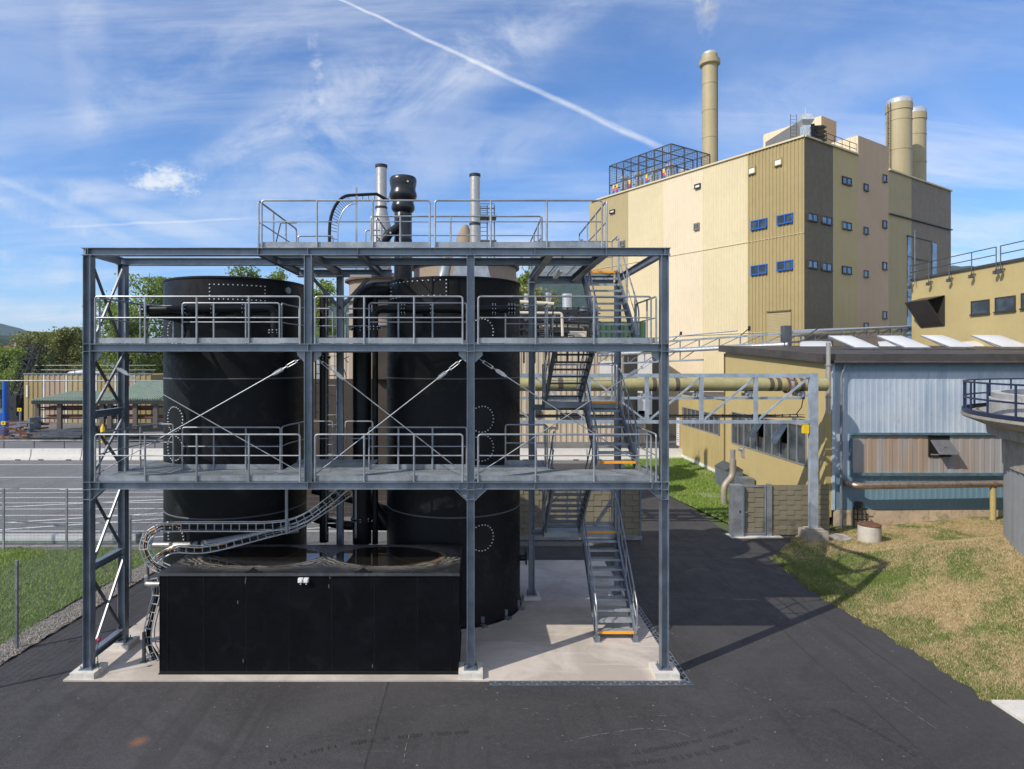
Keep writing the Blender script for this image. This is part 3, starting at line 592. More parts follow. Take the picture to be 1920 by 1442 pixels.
# staircases
def flight(x0, x1, y0, z0, y1, z1, n, nose0=True, rails=(True,True), label=None, feet=False):
    sgn = 1 if y1 > y0 else -1; fl = MB(); dz = (z1-z0)/n; dy = (y1-y0)/(n-1) if n > 1 else 0
    for x in (x0, x1): fl.prism([(x-.006,y0-sgn*.12,z0+.0),(x-.006,y0+sgn*.16,z0+0.0),(x-.006,y1+sgn*.12,z1-.19),(x-.006,y1+sgn*.12,z1+.02),(x-.006,y1-sgn*.06,z1+.02),(x-.006,y0-sgn*.12,z0+.2)], (.012,0,0))
    for x in (x0, x1):  # rolled edge of the stringer
        fl.bar((x,y0-sgn*.12,z0+.2), (x,y1-sgn*.06,z1+.02), .05, .008); fl.bar((x,y0+sgn*.16,z0+.01), (x,y1+sgn*.12,z1-.19), .05, .008)
        if feet: fl.box(x-.09,x+.09,y0-.18,y0+.12,z0-.0,z0+.02); fl.box(x-.05,x+.05,y0-.14,y0-.02,z0,z0+.14)
    f = part(fl, 'stair_flight', GALV, FRM, label)
    for i in range(1, n):
        z = z0+dz*i; y = y0+dy*(i-1); s = MB(); s.box(x0+.012, x1-.012, *sorted((y, y+sgn*.235)), z-.03, z-.004); s.box(x0+.012, x1-.012, *sorted((y-sgn*.004, y+sgn*.012)), z-.055, z)
        s.box(x0+.014, x0+.04, *sorted((y+sgn*.02, y+sgn*.22)), z-.08, z-.03); s.box(x1-.04, x1-.014, *sorted((y+sgn*.02, y+sgn*.22)), z-.08, z-.03)
        part(s, 'tread', GRAT if sgn > 0 else GALVD, f)  # flights seen from beneath get darker treads, their shade put into the colour
    if nose0:
        s = MB(); s.box(x0+.014, x1-.014, *sorted((y0-sgn*.012, y0+sgn*.03)), z0+dz-.055, z0+dz+.006); part(s, 'step_edge', ORANGE, f)
    for x, on in ((x0-.03, rails[0]), (x1+.03, rails[1])):
        if not on: continue
        s = MB(); u = V((0,y1-y0,z1-z0)).normalized(); b = V((x,y0,z0+dz*.6)); e = V((x,y1,z1+.02)); up = V((0,0,.92))
        s.tube(smooth_path([b+V((0,-sgn*.1,.15)), b+V((0,-sgn*.12,.75)), b+up, e+up, e+up+V((0,sgn*.18,.0))], .09), .0205, 8)
        s.tube([b+up*.5, e+up*.5], .013, 8)
        for t in (.12,.5,.9): q = b.lerp(e, t); s.tube([q-V((0,0,.08)), q+up], .019, 8)
        part(s, 'handrail', GALVL, f)
    return f
RX0, RX1, LX0, LX1 = 3.1, 4.06, 2.02, 2.98
flight(RX0, RX1, 15.95, .035, 18.05, 2.2, 11, feet=True, label='lowest flight with an orange first step on the concrete')
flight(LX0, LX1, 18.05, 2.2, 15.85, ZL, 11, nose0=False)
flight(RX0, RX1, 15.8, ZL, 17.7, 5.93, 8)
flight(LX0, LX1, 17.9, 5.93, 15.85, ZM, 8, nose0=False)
flight(RX0, RX1, 15.8, ZM, 18.0, ZT+.02, 11, label='top flight with orange step edges')
def landing(x0, x1, y0, y1, z, rear=True):
    s = MB(); s.box(x0, x1, y0, y1, z-.03, z)
    for y in (y0, y1): s.box(x0, x1, y-.006, y+.006, z-.17, z-.031)
    for x in (x0, x1, (x0+x1)/2): s.box(x-.006, x+.006, y0+.007, y1-.007, z-.17, z-.031)
    l = part(s, 'stair_landing', GRAT, FRM)
    s = MB(); s.box(RX0, RX1, y0-.04, y0-.007, z-.05, z+.008); part(s, 'step_edge', ORANGE, l)
    if rear: railing([(x0+.02,y0+.1),(x0+.02,y1-.03),(x1-.02,y1-.03),(x1-.02,y0+.1)], z, [(x0+.02,y1-.03),(x1-.02,y1-.03),((x0+x1)/2,y1-.03)], parent=l)
landing(LX0-.02, RX1+.03, 18.08, 18.68, 2.2); landing(LX0-.02, RX1+.03, 17.92, 18.68, 5.93)
s = MB(); s.box(RX0, RX1, 17.94, 17.97, ZT-.02, ZT+.045); part(s, 'step_edge', ORANGE, FRM)
# lamps under the top deck
for (x, y, dx, dy) in ((2.15,16.2,0,1.3), (-3.0,16.6,.55,0), (-4.2,16.3,.0,.6)):
    s = MB(); s.bar((x-dx/2,y-dy/2,9.33), (x+dx/2,y+dy/2,9.33), .1, .07); l = part(s, 'strip_light', WHITEP, FRM)
# poles
for x, y, z0, z1 in ((-3.3,17.6,9.66,11.95),(-3.35,17.75,2.1,4.2)):
    s = MB(); s.box(x-.02,x+.02,y-.02,y+.02,z0,z1); s.box(x-.03,x+.03,y-.021,y-.02,z0,z1); part(s, 'post', GALVL, FRM)
# footings
for x, y, lab in ((C1,YF,'pale concrete block under the front left platform column'), (C1,YB,'long pale concrete block under the rear left platform column'), (C3,YF,'pale concrete block under the front column beside the black container'), (C4,YF,'pale concrete block under the front right column beside the drain'), (C4,YR,'low concrete block under the rear column behind the stairs'), (1.70,YR,'low concrete block under the slim rear column right of the tank')):
    s = MB(); zt = .17 if y < 18 else .14; w = .27 if y < 18 else .25; s.box(x-w,x+w,y-w,y+(.27 if y<18 else .2),.03,zt); one(s, 'concrete_footing', CONC, lab, 'footing', 'concrete footings under the platform columns')
s = MB(); s.box(C2-.25,C2+.25,17.25,17.75,.03,.17); one(s, 'concrete_footing', CONC, 'concrete block under the column between the two black tanks', 'footing', 'concrete footings under the platform columns')
# drain channels with slotted covers
def drain(x0, x1, y0, y1, label):
    s = MB(); s.box(x0,x1,y0,y1,-.06,.006); t = one(s, 'drain_channel', DARKM, label, 'drain', 'slotted drain channels round the slab')
    s = MB(); lx = x1-x0 > y1-y0; n = int(max(x1-x0, y1-y0)/.10)
    for e in (0,.45,.9):
        if lx: s.box(x0,x1,y0+e*(y1-y0),y0+(e+.1)*(y1-y0),.007,.022)
        else: s.box(x0+e*(x1-x0),x0+(e+.1)*(x1-x0),y0,y1,.007,.022)
    for i in range(n):
        a = (i+.1)/n; b = (i+.5)/n; q = (i%2)*.45+.1
        if lx: s.box(x0+a*(x1-x0),x0+b*(x1-x0),y0+q*(y1-y0),y0+(q+.35)*(y1-y0),.007,.020)
        else: s.box(x0+q*(x1-x0),x0+(q+.35)*(x1-x0),y0+a*(y1-y0),y0+b*(y1-y0),.007,.020)
    part(s, 'slotted_cover', GALV, t)
drain(.32, 4.78, 13.73, 13.90, 'slotted steel drain cover along the front edge of the slab')
drain(4.58, 4.76, 13.92, 22.3, 'slotted steel drain cover along the right edge of the slab')
# ------------------------------------------------------------------ black tanks
def surf(c, ang, z, r): return (c[0]+r*cos(ang), c[1]+r*sin(ang), z)
def tank(c, z1, name, label):
    t = thing(name, label, 'tank', (*c,.035), 'black storage tanks inside the platform')
    s = MB(); s.lathe([(TR+.05,0),(TR+.05,.03),(TR,.035),(TR,z1-.06),(TR+.025,z1-.055),(TR+.025,z1-.01),(TR-.01,z1),(.4,z1+.12)], (*c,.035), 96); part(s, 'tank_wall', BLACK, t)
    for z in (1.55, 2.95, 6.62, 4.9):
        s = MB(); w = .02 if z in (2.95, 6.62) else .01; s.lathe([(TR,-w),(TR+.009,-w*.5),(TR+.009,w*.5),(TR,w)], (*c,z), 96, cap=False); part(s, 'weld_seam', WELD if z in (2.95, 6.62) else BLACKM, t)
    return t
def ring_bolts(t, c, ang, z, r, n, br=.0155, cover=True):
    cv = None
    if cover:
        s = MB(); k = 28; R0, R1 = TR, TR+.022; rr = r+.05
        vs = [surf(c, ang+rr*cos(2*pi*j/k)/TR, z+rr*sin(2*pi*j/k), R) for R in (R0,R1) for j in range(k)]+[surf(c, ang, z, R1)]
        s.add(vs, [(j,(j+1)%k,k+(j+1)%k,k+j) for j in range(k)]+[(k+j,k+(j+1)%k,2*k) for j in range(k)]); cv = part(s, 'manhole_cover', BLACKM, t)
    s = MB()
    for j in range(n):
        a = 2*pi*j/n; p = V(surf(c, ang+r*cos(a)/TR, z+r*sin(a), TR+.018)); q = V(surf(c, ang+r*cos(a)/TR, z+r*sin(a), TR+.045)); s.tube([p,q], br, 6)
    part(s, 'bolt_ring', BOLT, cv or t)
def hit(c, px, Y=None):  # polar angle on the near wall of the tank seen along a photo column
    u = (px-VX)/F; a = 1+u*u; b = -2*(u*c[0]+c[1]); q = c[0]**2+c[1]**2-TR*TR; d = b*b-4*a*q; y = (-b-sqrt(max(0,d)))/(2*a); return atan2(y-c[1], u*y-c[0]), y
TA = tank(T1, 9.29, 'storage_tank', 'black cylindrical tank on the left behind the container')
TB = tank(T2, 9.31, 'storage_tank', 'black cylindrical tank on the right reaching the open slab')
def rect_bolts(t, c, p0, p1, y0, y1, nx, nz):
    a0, Y = hit(c, p0); a1, _ = hit(c, p1); zt, zb = Z_(y0, Y-.1), Z_(y1, Y-.1); pts = []
    for i in range(nx): a = a0+(a1-a0)*i/(nx-1); pts += [(a,zt),(a,zb)]
    for i in range(1, nz): z = zb+(zt-zb)*i/nz; pts += [(a0,z),(a1,z)]
    s = MB(); k = 14; vs = []
    for R in (TR, TR+.02):
        for i in range(k+1):
            a = a0+(a1-a0)*i/k; a += (a1-a0)*.02*(2*i/k-1); vs += [surf(c,a,zb-.05,R), surf(c,a,zt+.05,R)]
    m = 2*(k+1); f = []
    for i in range(k): f += [(m+2*i,m+2*i+2,m+2*i+3,m+2*i+1), (2*i,2*i+2,m+2*i+2,m+2*i), (2*i+1,2*i+3,m+2*i+3,m+2*i+1)]
    cv = part(s.add(vs, f), 'bolted_hatch', BLACKM, t)
    s = MB()
    for a, z in pts: s.tube([surf(c,a,z,TR+.018), surf(c,a,z,TR+.045)], .0155, 6)
    part(s, 'bolt_ring', BOLT, cv)
rect_bolts(TA, T1, 394, 496, 532.5, 560, 13, 4); rect_bolts(TB, T2, 735, 837, 532.5, 560, 13, 4)
aL, yL = hit(T1, 329)
for py in (622, 786, 840): ring_bolts(TA, T1, aL, Z_(py, yL), .33, 24)
ring_bolts(TA, T1, hit(T1, 330)[0], 3.0 if False else Z_(1008, yL), .33, 24)
aR, yR = hit(T2, 903)
for py in (622, 786, 840, 1008): ring_bolts(TB, T2, aR, Z_(py, yR), .345, 24)
def pipe_run(t, pts, r, fl, m=BLACKM, name='feed_pipe', br=.016):
    s = MB(); s.tube(smooth_path(pts, r*2.2, 6), r, 16); p = part(s, name, m, t)
    for (q, d) in fl:
        s = MB(); s.disc(q, d, r+.055, .05, 18); f = part(s, 'flange', BLACKM, p); s = MB(); q, d = V(q), V(d).normalized(); a = d.orthogonal().normalized(); b = d.cross(a)
        for j in range(8): w = a*cos(j*pi/4)+b*sin(j*pi/4); s.tube([q+w*(r+.035)-d*.045, q+w*(r+.035)+d*.045], br, 6)
        part(s, 'bolt_ring', BOLT, f)
    return p
YP = 16.22
pipe_run(TA, [(-8.62,YP+.1,8.42),(-5.2,YP+.1,8.46),(-5.2,YP+.1,7.55)], .10, [((-8.6,YP+.1,8.42),(1,0,0)),((-8.5,YP+.1,8.42),(1,0,0)),((-7.5,YP+.1,8.43),(1,0,0)),((-6.75,YP+.1,8.44),(1,0,0)),((-5.95,YP+.1,8.45),(1,0,0)),((-5.2,YP+.1,7.86),(0,0,1))])
s = MB(); s.tube([(-8.55,YP+.25,8.36),(-7.6,YP+.35,8.22)], [.10,.16], 16); s.tube([(-7.62,YP+.3,8.22),(-7.3,YP+.55,8.22)], .16, 16); part(s, 'inlet_branch', BLACKM, TA)
pipe_run(TB, [(-2.6,YP+.1,7.55),(-2.6,YP+.1,8.44),(1.02,YP+.1,8.44)], .10, [((1.0,YP+.1,8.44),(1,0,0)),((.92,YP+.1,8.44),(1,0,0)),((.5,YP+.1,8.44),(1,0,0)),((-1.1,YP+.1,8.44),(1,0,0)),((-1.85,YP+.1,8.44),(1,0,0)),((-2.6,YP+.1,7.95),(0,0,1))])
s = MB()
for x in (-1.5,-.3): s.box(x-.15,x+.15,YP+.05,YP+.5,8.22,8.30)
part(s, 'pipe_bracket', BLACKM, TB)
s = MB()
for x in (-7.1,-6.3,-5.6): s.box(x-.14,x+.14,YP+.05,YP+.5,8.20,8.28)
part(s, 'pipe_bracket', BLACKM, TA)
s = MB()   # little nozzle and feet on the right tank
s.tube([(1.25,18.4,1.35),(1.5,18.4,1.35)], .09, 14); s.disc((1.5,18.4,1.35),(1,0,0),.2,.03,20); part(s, 'nozzle', BLACKM, TB)
for px in (905, 948, 971):
    a, _ = hit(T2, px); s = MB(); p = V(surf(T2,a,.06,TR)); d = V((cos(a),sin(a),0)); s.bar(p, p+d*.18, .14, .05); s.bar(p-V((0,0,-.05)), p+d*.02+V((0,0,.22)), .1, .02); part(s, 'anchor_lug', GALV, TB)
# sight glass
a, Y = hit(T1, 539); s = MB(); p = V(surf(T1,a,Z_(545,Y),TR)); d = V((cos(a),sin(a),0)); s.disc(p+d*.02, d, .09, .06, 18); part(s, 'sight_glass', STAIN, TA)
# vent chimney of bulging black rubber
s = MB(); k = 18.0; Q = lambda px: px*18.3/F
prof = [(Q(r), Z_(y, 18.3)-9.85) for y, r in ((470,16.5),(402,16.5),(400,15.5),(398,17.5),(395,20.5),(391,22.2),(386,21.6),(381,19.6),(378,19.8),(374,23.3),(369,26),(364,25.6),(359,23.6),(354,23.2),(348,24.4),(341,25.4),(336,25),(333.5,23),(334,21),(345,20.5))]
VT = thing('vent_stack', 'black bulging plastic vent stack above the right tank', 'vent', (-2.08,18.3,9.42))
s.lathe(prof, (-2.08,18.3,9.85), 32, cap=False); part(s, 'stack_body', mat('black_vent_plastic', (.018,.02,.024), .28, 0, .15, 4), VT)
s = MB(); s.tube([(-2.1,18.15,11.05),(-2.45,18.05,10.75),(-2.78,17.95,10.3),(-2.9,17.9,9.5)], [.11,.13,.15,.15], 14); part(s, 'side_pipe', BLACKM, VT)
s = MB()
for q in ((-2.45,17.95,11.75),(-1.9,17.92,12.2),(-2.4,17.97,10.75)): s.tube([q, V(q)+V((0,-.06,0))], .03, 8)
part(s, 'bolt_head', STAIN, VT)
s = MB(); s.lathe([(Q(17),-.5),(Q(17),1.2)], (-2.08,18.3,9.42), 24); part(s, 'stack_foot', BLACKM, VT)
# ducts between the tanks
def duct(name, pts, r, label, cat='duct', m=BLACKM, rr=None, fl=()):
    t = thing(name, label, cat, (pts[0][0],pts[0][1],min(p[2] for p in pts))); pipe_run(t, pts, r, fl, m, 'duct_pipe'); return t
duct('air_duct', [(-3.22,18.0,1.9),(-3.22,18.0,9.05),(-2.45,18.15,9.15)], .27, 'wide black vertical duct bending into the top of the right tank', fl=[((-3.22,18,8.0),(0,0,1)),((-3.22,18,2.6),(0,0,1))])
duct('drain_pipe', [(-2.83,17.9,1.9),(-2.83,17.9,9.2)], .085, 'slim black vertical pipe left of the right tank', 'pipe')
duct('rear_duct', [(-4.33,18.1,1.9),(-4.33,18.1,9.0)], .13, 'narrow black vertical duct beside the ladder between the tanks', fl=[((-4.33,18.1,7.2),(0,0,1))])
duct('overflow_pipe', [(-5.1,18.8,2.5),(-3.9,18.2,2.35),(-2.2,18.6,2.2)], .13, 'dark lying pipe low down between the tanks', 'pipe')
duct('return_pipe', [(-5.0,19.4,3.1),(-2.3,19.2,2.5)], .10, 'second dark lying pipe behind the first between the tanks', 'pipe')
duct('curved_duct', [(-4.2,18.9,4.1),(-3.6,18.6,3.6),(-3.0,18.5,2.8),(-2.6,18.5,2.3)], .22, 'dark curved duct sloping down between the tanks')
def ladder(name, x, y, z0, z1, label, w=.42, hoops=False):
    t = thing(name, label, 'ladder', (x,y,z0)); s = MB()
    for e in (-w/2,w/2): s.box(x+e-.02,x+e+.02,y-.03,y+.03,z0,z1)
    part(s, 'side_rail', GALVD, t); z = z0+.2
    while z < z1: s = MB(); s.tube([(x-w/2,y,z),(x+w/2,y,z)], .014, 6); part(s, 'rung', GALVL, t); z += .28
    return t
ladder('access_ladder', -4.05, 17.9, 2.0, 9.0, 'tall dark vertical ladder between the two tanks', .34)
ladder('cable_ladder', -4.62, 18.6, 5.4, 7.3, 'short pale cable ladder behind the second column', .16)

# ------------------------------------------------------------------ cable trays
def tray(name, label, path, width, y, depth=.16, rung=.2, m=GALVL, hose=True, dirs=None):
    """ladder tray seen face on: path in the x-z plane at depth y, ladder `width` wide"""
    t = thing(name, label, 'cable tray', (path[0][0],y,min(p[1] for p in path)), 'cable trays curling round the black container')
    pts = smooth_path([(x,y,z) for x, z in path], .45, 7); N_ = []
    for i in range(len(pts)):
        d = (pts[min(i+1,len(pts)-1)]-pts[max(i-1,0)]).normalized(); N_.append(V((-d.z,0,d.x)))
    for yy in (0, depth):
        s = MB(); off = V((0,yy,0)); s.tube([p+n*width/2+off for p, n in zip(pts, N_)], .014, 6); s.tube([p-n*width/2+off for p, n in zip(pts, N_)], .014, 6)
        part(s, 'side_rail', TRAYM, t)
    s = MB(); acc = 0
    for i in range(1, len(pts)):
        seg = (pts[i]-pts[i-1]).length; 
        while acc < seg:
            f = acc/seg; p = pts[i-1].lerp(pts[i], f); n = N_[i-1].lerp(N_[i], f).normalized()
            s = MB(); s.bar(p+n*width/2, p-n*width/2, .008, .05, V((0,1,0))); s.bar(p-n*width/2, p-n*width/2+V((0,depth,0)), .03, .008); part(s, 'rung', TRAYM, t); acc += rung
        acc -= seg
    if hose:
        for kx, (o, r, mm) in enumerate(((-.25,.016,BLACKM),(0.1,.016,BLACKM),(.22,.014,ORANGE))):
            s = MB(); q = pts if mm is not ORANGE else pts[2:len(pts)//2]
            s.tube([p+n*width*(o+.05*sin(i*.9+kx))+V((0,depth*(.3+.13*kx),0)) for i, (p, n) in enumerate(zip(q, N_))], r, 6); part(s, 'cable', mm, t)
    return t
XZ = lambda l, Y: [(X_(a,Y), Z_(b,Y)) for a, b in l]
tray('cable_tray', 'upper silver cable tray curving level along the left tank above the container', XZ([(312,1072),(284,1060),(268,1030),(274,1005),(298,990),(340,989),(500,989),(545,984),(580,968),(630,930),(664,895)], 15.1), .19, 15.1)
tray('cable_tray', 'lower silver cable tray rising over the container lid to the right', XZ([(283,1060),(300,1042),(325,1030),(380,1033),(430,1022),(500,1003),(560,988),(610,955),(655,925)], 15.5), .15, 15.5)
tray('cable_tray', 'silver cable tray hanging down the left side of the container to the slab', XZ([(288,1085),(294,1112),(284,1150),(276,1185),(277,1212),(293,1243)], 14.8), .17, 14.8, m=GALVD)
s = MB(); s.box(X_(538,15.0)-.03, X_(538,15.0)+.03, 14.95, 15.0, Z_(1000,15.0), ZL-.2); t = one(s, 'tray_hanger', GALVL, 'thin perforated steel hanger holding the upper cable tray', 'hanger')
s = MB(); x = X_(270,14.75); s.box(x-.03,x+.03,14.72,14.78,.04,Z_(1185,14.75)); s.box(x-.07,x+.07,14.68,14.82,.036,.05); one(s, 'tray_post', GALVD, 'short grey steel post on the slab carrying the hanging cable tray', 'post')
s = MB()
for i in range(4):
    s.tube([(X_(a,14.95+.05*i)+.02*i, 14.95+.05*i, Z_(b,14.95)) for a, b in ((296,1110),(286,1150),(277,1185),(280,1215),(297,1240))], .014, 6)
one(s, 'hanging_cables', BLACKM, 'bunch of loose black cables beside the left end of the container', 'cable')
# silver pipe above the container
t = thing('silver_pipe', 'silver insulated pipe lying above the left end of the container lid', 'pipe', (-7.6,15.8,2.6))
s = MB(); s.tube([P_(288,1022,15.8), P_(360,1022,15.8)], .075, 14); part(s, 'pipe_end', STAIN, t)
s = MB(); s.tube([P_(358,1022,15.8), P_(374,1021,15.9), P_(500,1000,16.1), P_(560,993,16.3)], .085, 14); part(s, 'pipe_slope', GALVL, t)
s = MB(); s.disc(P_(360,1022,15.8), (1,0,0), .1, .05); s.disc(P_(374,1021,15.8), (1,0,.1), .1, .03); part(s, 'collar', DARKM, t)
s = MB(); s.tube(smooth_path([(X_(300,14.7),14.7,Z_(1095,14.7)), (X_(275,14.7),14.7,Z_(1095,14.7)), (X_(275,15.2),15.2,Z_(1094,14.7)), (X_(275,15.2),15.2,Z_(1062,14.9))], .05), .055, 12); one(s, 'elbow_pipe', STAIN, 'short silver elbow pipe sticking out of the container left wall', 'pipe')

# ------------------------------------------------------------------ black container
def pool_mat():
    m, k, b, co = newmat('wet_black_lid'); x, y, z = k.xyz(co)
    wob = k.m('MULTIPLY', k.m('SUBTRACT', k.noise(co, 1.1, 4, .6), .5), .9)
    ds = []
    for cx, cy, rx, ry in ((-1.5,.16,1.45,.78), (1.65,.16,1.38,.76)):
        d = k.m('SQRT', k.m('ADD', k.m('POWER', k.m('DIVIDE', k.m('SUBTRACT', x, cx), rx), 2.0), k.m('POWER', k.m('DIVIDE', k.m('SUBTRACT', y, cy), ry), 2.0))); ds.append(d)
    d = ds[0]
    for e in ds[1:]: d = k.m('MINIMUM', d, e)
    d = k.m('ADD', d, k.m('MULTIPLY', wob, .28))
    wet = k.ramp(d, 1.02, .96)
    rings = k.m('ABSOLUTE', k.m('SINE', k.m('MULTIPLY', k.m('ADD', d, k.m('MULTIPLY', k.noise(co, 2.2, 3), .28)), 30)))
    rim = k.m('MULTIPLY', k.m('MULTIPLY', k.ramp(rings, .45, .95), k.m('MULTIPLY', k.ramp(d, .95, 1.0), k.ramp(d, 1.6, 1.05))), k.ramp(k.noise(co, 2.2, 4), .3, .5))
    dust = k.m('MULTIPLY', k.ramp(k.noise(co, 3, 6, .7, 1), .45, .7), k.ramp(d, .98, 1.3))
    c = k.mix(k.m('MULTIPLY', dust, .5), (.016,.018,.021), (.075,.075,.078)); c = k.mix(k.m('MULTIPLY', rim, .5), c, (.42,.38,.33)); c = k.mix(wet, c, (.012,.010,.008)); sed = k.m('MULTIPLY', k.ramp(d, .86, .98), k.ramp(x, 1.9, 2.9)); c = k.mix(k.m('MULTIPLY', k.m('MULTIPLY', sed, wet), .8), c, (.30,.22,.13))
    k.l(c, b.inputs['Base Color']); k.l(k.mix(wet, (.38,.38,.38), (.02,.02,.02)), b.inputs['Roughness'])
    return m
CX0, CX1, CY0, CY1, CH = -7.10, -.36, 14.18, 16.38, 2.31
CT = thing('black_container', 'long matt black plastic container box with puddles on its lid', 'container', (-3.73,15.28,.035))
s = MB(); s.box(CX0,CX1,CY0,CY1,.05,CH-.06); part(s, 'body', BLACKP, CT)
s = MB(); e = .03; s.hexa([(CX0-e,CY0-e,CH-.06),(CX1+e,CY0-e,CH-.06),(CX1+e,CY1+e,CH-.06),(CX0-e,CY1+e,CH-.06)], [(CX0-e+.02,CY0-e+.02,CH),(CX1+e-.02,CY0-e+.02,CH),(CX1+e-.02,CY1+e-.02,CH),(CX0-e+.02,CY1+e-.02,CH)])
part(s, 'lid', pool_mat(), CT)
s = MB()
for i in range(1, 7):
    x = CX0+(CX1-CX0)*i/7+.03; s.box(x-.006,x+.006,CY0-.004,CY0+.002,.09,CH-.07)
s.box(CX0,CX1,CY0-.008,CY0+.001,.05,.10); s.box(CX0,CX0+.012,CY0-.01,CY0+.0,.05,CH-.06); s.box(CX1-.19,CX1-.182,CY0-.008,CY0+.0,.10,CH-.07); s.box(CX0+.18,CX0+.19,CY0-.006,CY0,.1,CH-.07)
part(s, 'panel_seams', BLACKM, CT)
s = MB(); s.box(CX0-.02,CX1+.02,CY0-.03,CY1,.036,.05); part(s, 'base_flange', BLACKM, CT)
for px in (474, 681):
    x = X_(px,14.2); s = MB(); s.prism([(x-.16,CY0+.02,CH),(x+.16,CY0+.02,CH),(x,CY0+.02,CH+.11)], (0,.03,0)); s.box(x-.19,x+.19,CY0-.0,CY0+.1,CH,CH+.012); part(s, 'lifting_lug', BLACKM, CT)
for px in (564, 574.5):
    x = X_(px,14.15); s = MB(); s.box(x-.05,x+.05,CY0-.09,CY0-.001,CH-.19,CH-.10); s.tube([(x,CY0-.05,CH-.19),(x,CY0-.05,CH-.24)], .016, 8); s.box(x-.035,x+.035,CY0-.1,CY0-.091,CH-.18,CH-.11); part(s, 'sensor_box', WHITEP, CT)
s = MB()
for (px, py) in ((460,1085),(459,1092),(445,1130),(618,1083),(616,1100),(698,1250),(455,1240)): x, z = X_(px,14.15), Z_(py,14.15); s.box(x-.006,x+.006,CY0-.003,CY0-.0015,z-.04,z+.04)
part(s, 'scuff_marks', mat('scuff', (.14,.145,.15), .7), CT)
# arch of the cable ladder on the top deck
t = thing('cable_arch', 'black hose on an arched ladder tray over the top deck', 'cable tray', (-4.06,17.6,9.66)); 
arc = [(-4.06,17.6,9.66),(-4.06,17.6,10.75)]+[(-3.5-.56*cos(a),17.6,10.75+.98*sin(a)) for a in np.linspace(.2,pi/2,8)]+[(-2.75,17.65,11.78),(-2.42,17.8,11.62)]
inn = [(-3.83,17.6,9.66),(-3.83,17.6,10.7)]+[(-3.35-.48*cos(a),17.6,10.7+.80*sin(a)) for a in np.linspace(.2,pi/2,8)]
s = MB(); s.tube(arc, .045, 10); part(s, 'hose', BLACKM, t); s = MB(); s.tube(inn, .018, 8); part(s, 'side_rail', GALVL, t)
s = MB(); 
for i in range(len(inn)-1):
    for f in (0,.5) if i else (0,.2,.4,.6,.8): s.tube([V(arc[i]).lerp(V(arc[i+1]),f), V(inn[i]).lerp(V(inn[i+1]),f)], .01, 6)
for q in np.linspace(-3.3,-2.8,4): s.tube([(q,17.62,11.74),(q,17.62,11.6)], .01, 6)
part(s, 'rungs', GALVD, t)
# ------------------------------------------------------------------ power plant (big striped building)
K0 = (26.2, 50.0); D1 = V((-.542,.840)); D2 = V((.840,.542))
def kp(a, b): return (K0[0]+a*D1.x+b*D2.x, K0[1]+a*D1.y+b*D2.y)
def tl(px): u = (px-VX)/F; return (K0[0]-K0[1]*u)/(.542+.84*u)
def tr(px): u = (px-VX)/F; return (K0[1]*u-K0[0])/(.84-.542*u)
NL, NR = (-D2.x, -D2.y), (-D1.x*-1*-1, -D1.y)   # outward normals of the two seen faces
NL = (-D2.x,-D2.y); NR = (-D1.x,-D1.y)
PP = thing('power_plant_building', 'tall windowed factory block clad in mustard, peach and olive stripes under the tall chimney', 'building', (*K0,0))
HT = 25.0
def blk(a0, a1, b0, b1, z0, z1):
    s = MB(); q = [kp(a0,b0), kp(a0,b1), kp(a1,b1), kp(a1,b0)]; s.hexa([(*p,z0) for p in q], [(*p,z1) for p in q]); return s
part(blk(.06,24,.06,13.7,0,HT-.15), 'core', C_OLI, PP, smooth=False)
part(blk(.06,24,13.8,27.0,0,24.4), 'core', C_BRG, PP, smooth=False)
for p0, p1, m in ((1508,1402,C_OCH),(1402,1317,C_YEL),(1317,1244,C_PEA),(1244,1178,C_YEL),(1178,1105,C_TAN)):
    s = MB(); s.corr(kp(tl(p0),0), kp(tl(p1),0), 0, HT, pitch=.26 if m is not C_OCH else .30, dep=.022 if m is not C_OCH else .05, out=NL); part(s, 'wall_panel', m, PP, smooth=False)
b1, b2, b3, b4, b5 = [tr(x) for x in (1562,1609,1666,1709,1783)]
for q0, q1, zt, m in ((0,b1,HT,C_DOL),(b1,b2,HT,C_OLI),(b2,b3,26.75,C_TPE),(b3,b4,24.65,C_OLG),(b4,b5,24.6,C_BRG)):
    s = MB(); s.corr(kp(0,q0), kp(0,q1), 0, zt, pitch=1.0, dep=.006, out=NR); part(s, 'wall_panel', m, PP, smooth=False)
def edge(s, A, B, z, off=.06): s.bar((*A,z), (*B,z), .22, .14)
s = MB(); edge(s, kp(-.05,-.05), kp(24.2,-.05), HT+.05); edge(s, kp(-.05,0), kp(-.05,b2), HT+.05); edge(s, kp(-.05,b3), kp(-.05,b5), 24.68); part(s, 'parapet_cap', C_YEL, PP)
for zz in (9.6, 17.4): s = MB(); s.bar((*kp(.0,-.03),zz), (*kp(24,-.03),zz), .08, .03); part(s, 'sheet_lap', C_YEL, PP)
part(blk(.05,7.5,b2+.03,b3,20,26.7), 'core', C_PEA, PP, smooth=False)
s = MB(); s.corr(kp(0,b2-.0), kp(7.5,b2-.0), 24.9, 26.75, pitch=.4, dep=.04, out=NL); part(s, 'wall_panel', C_PEA, PP, smooth=False)
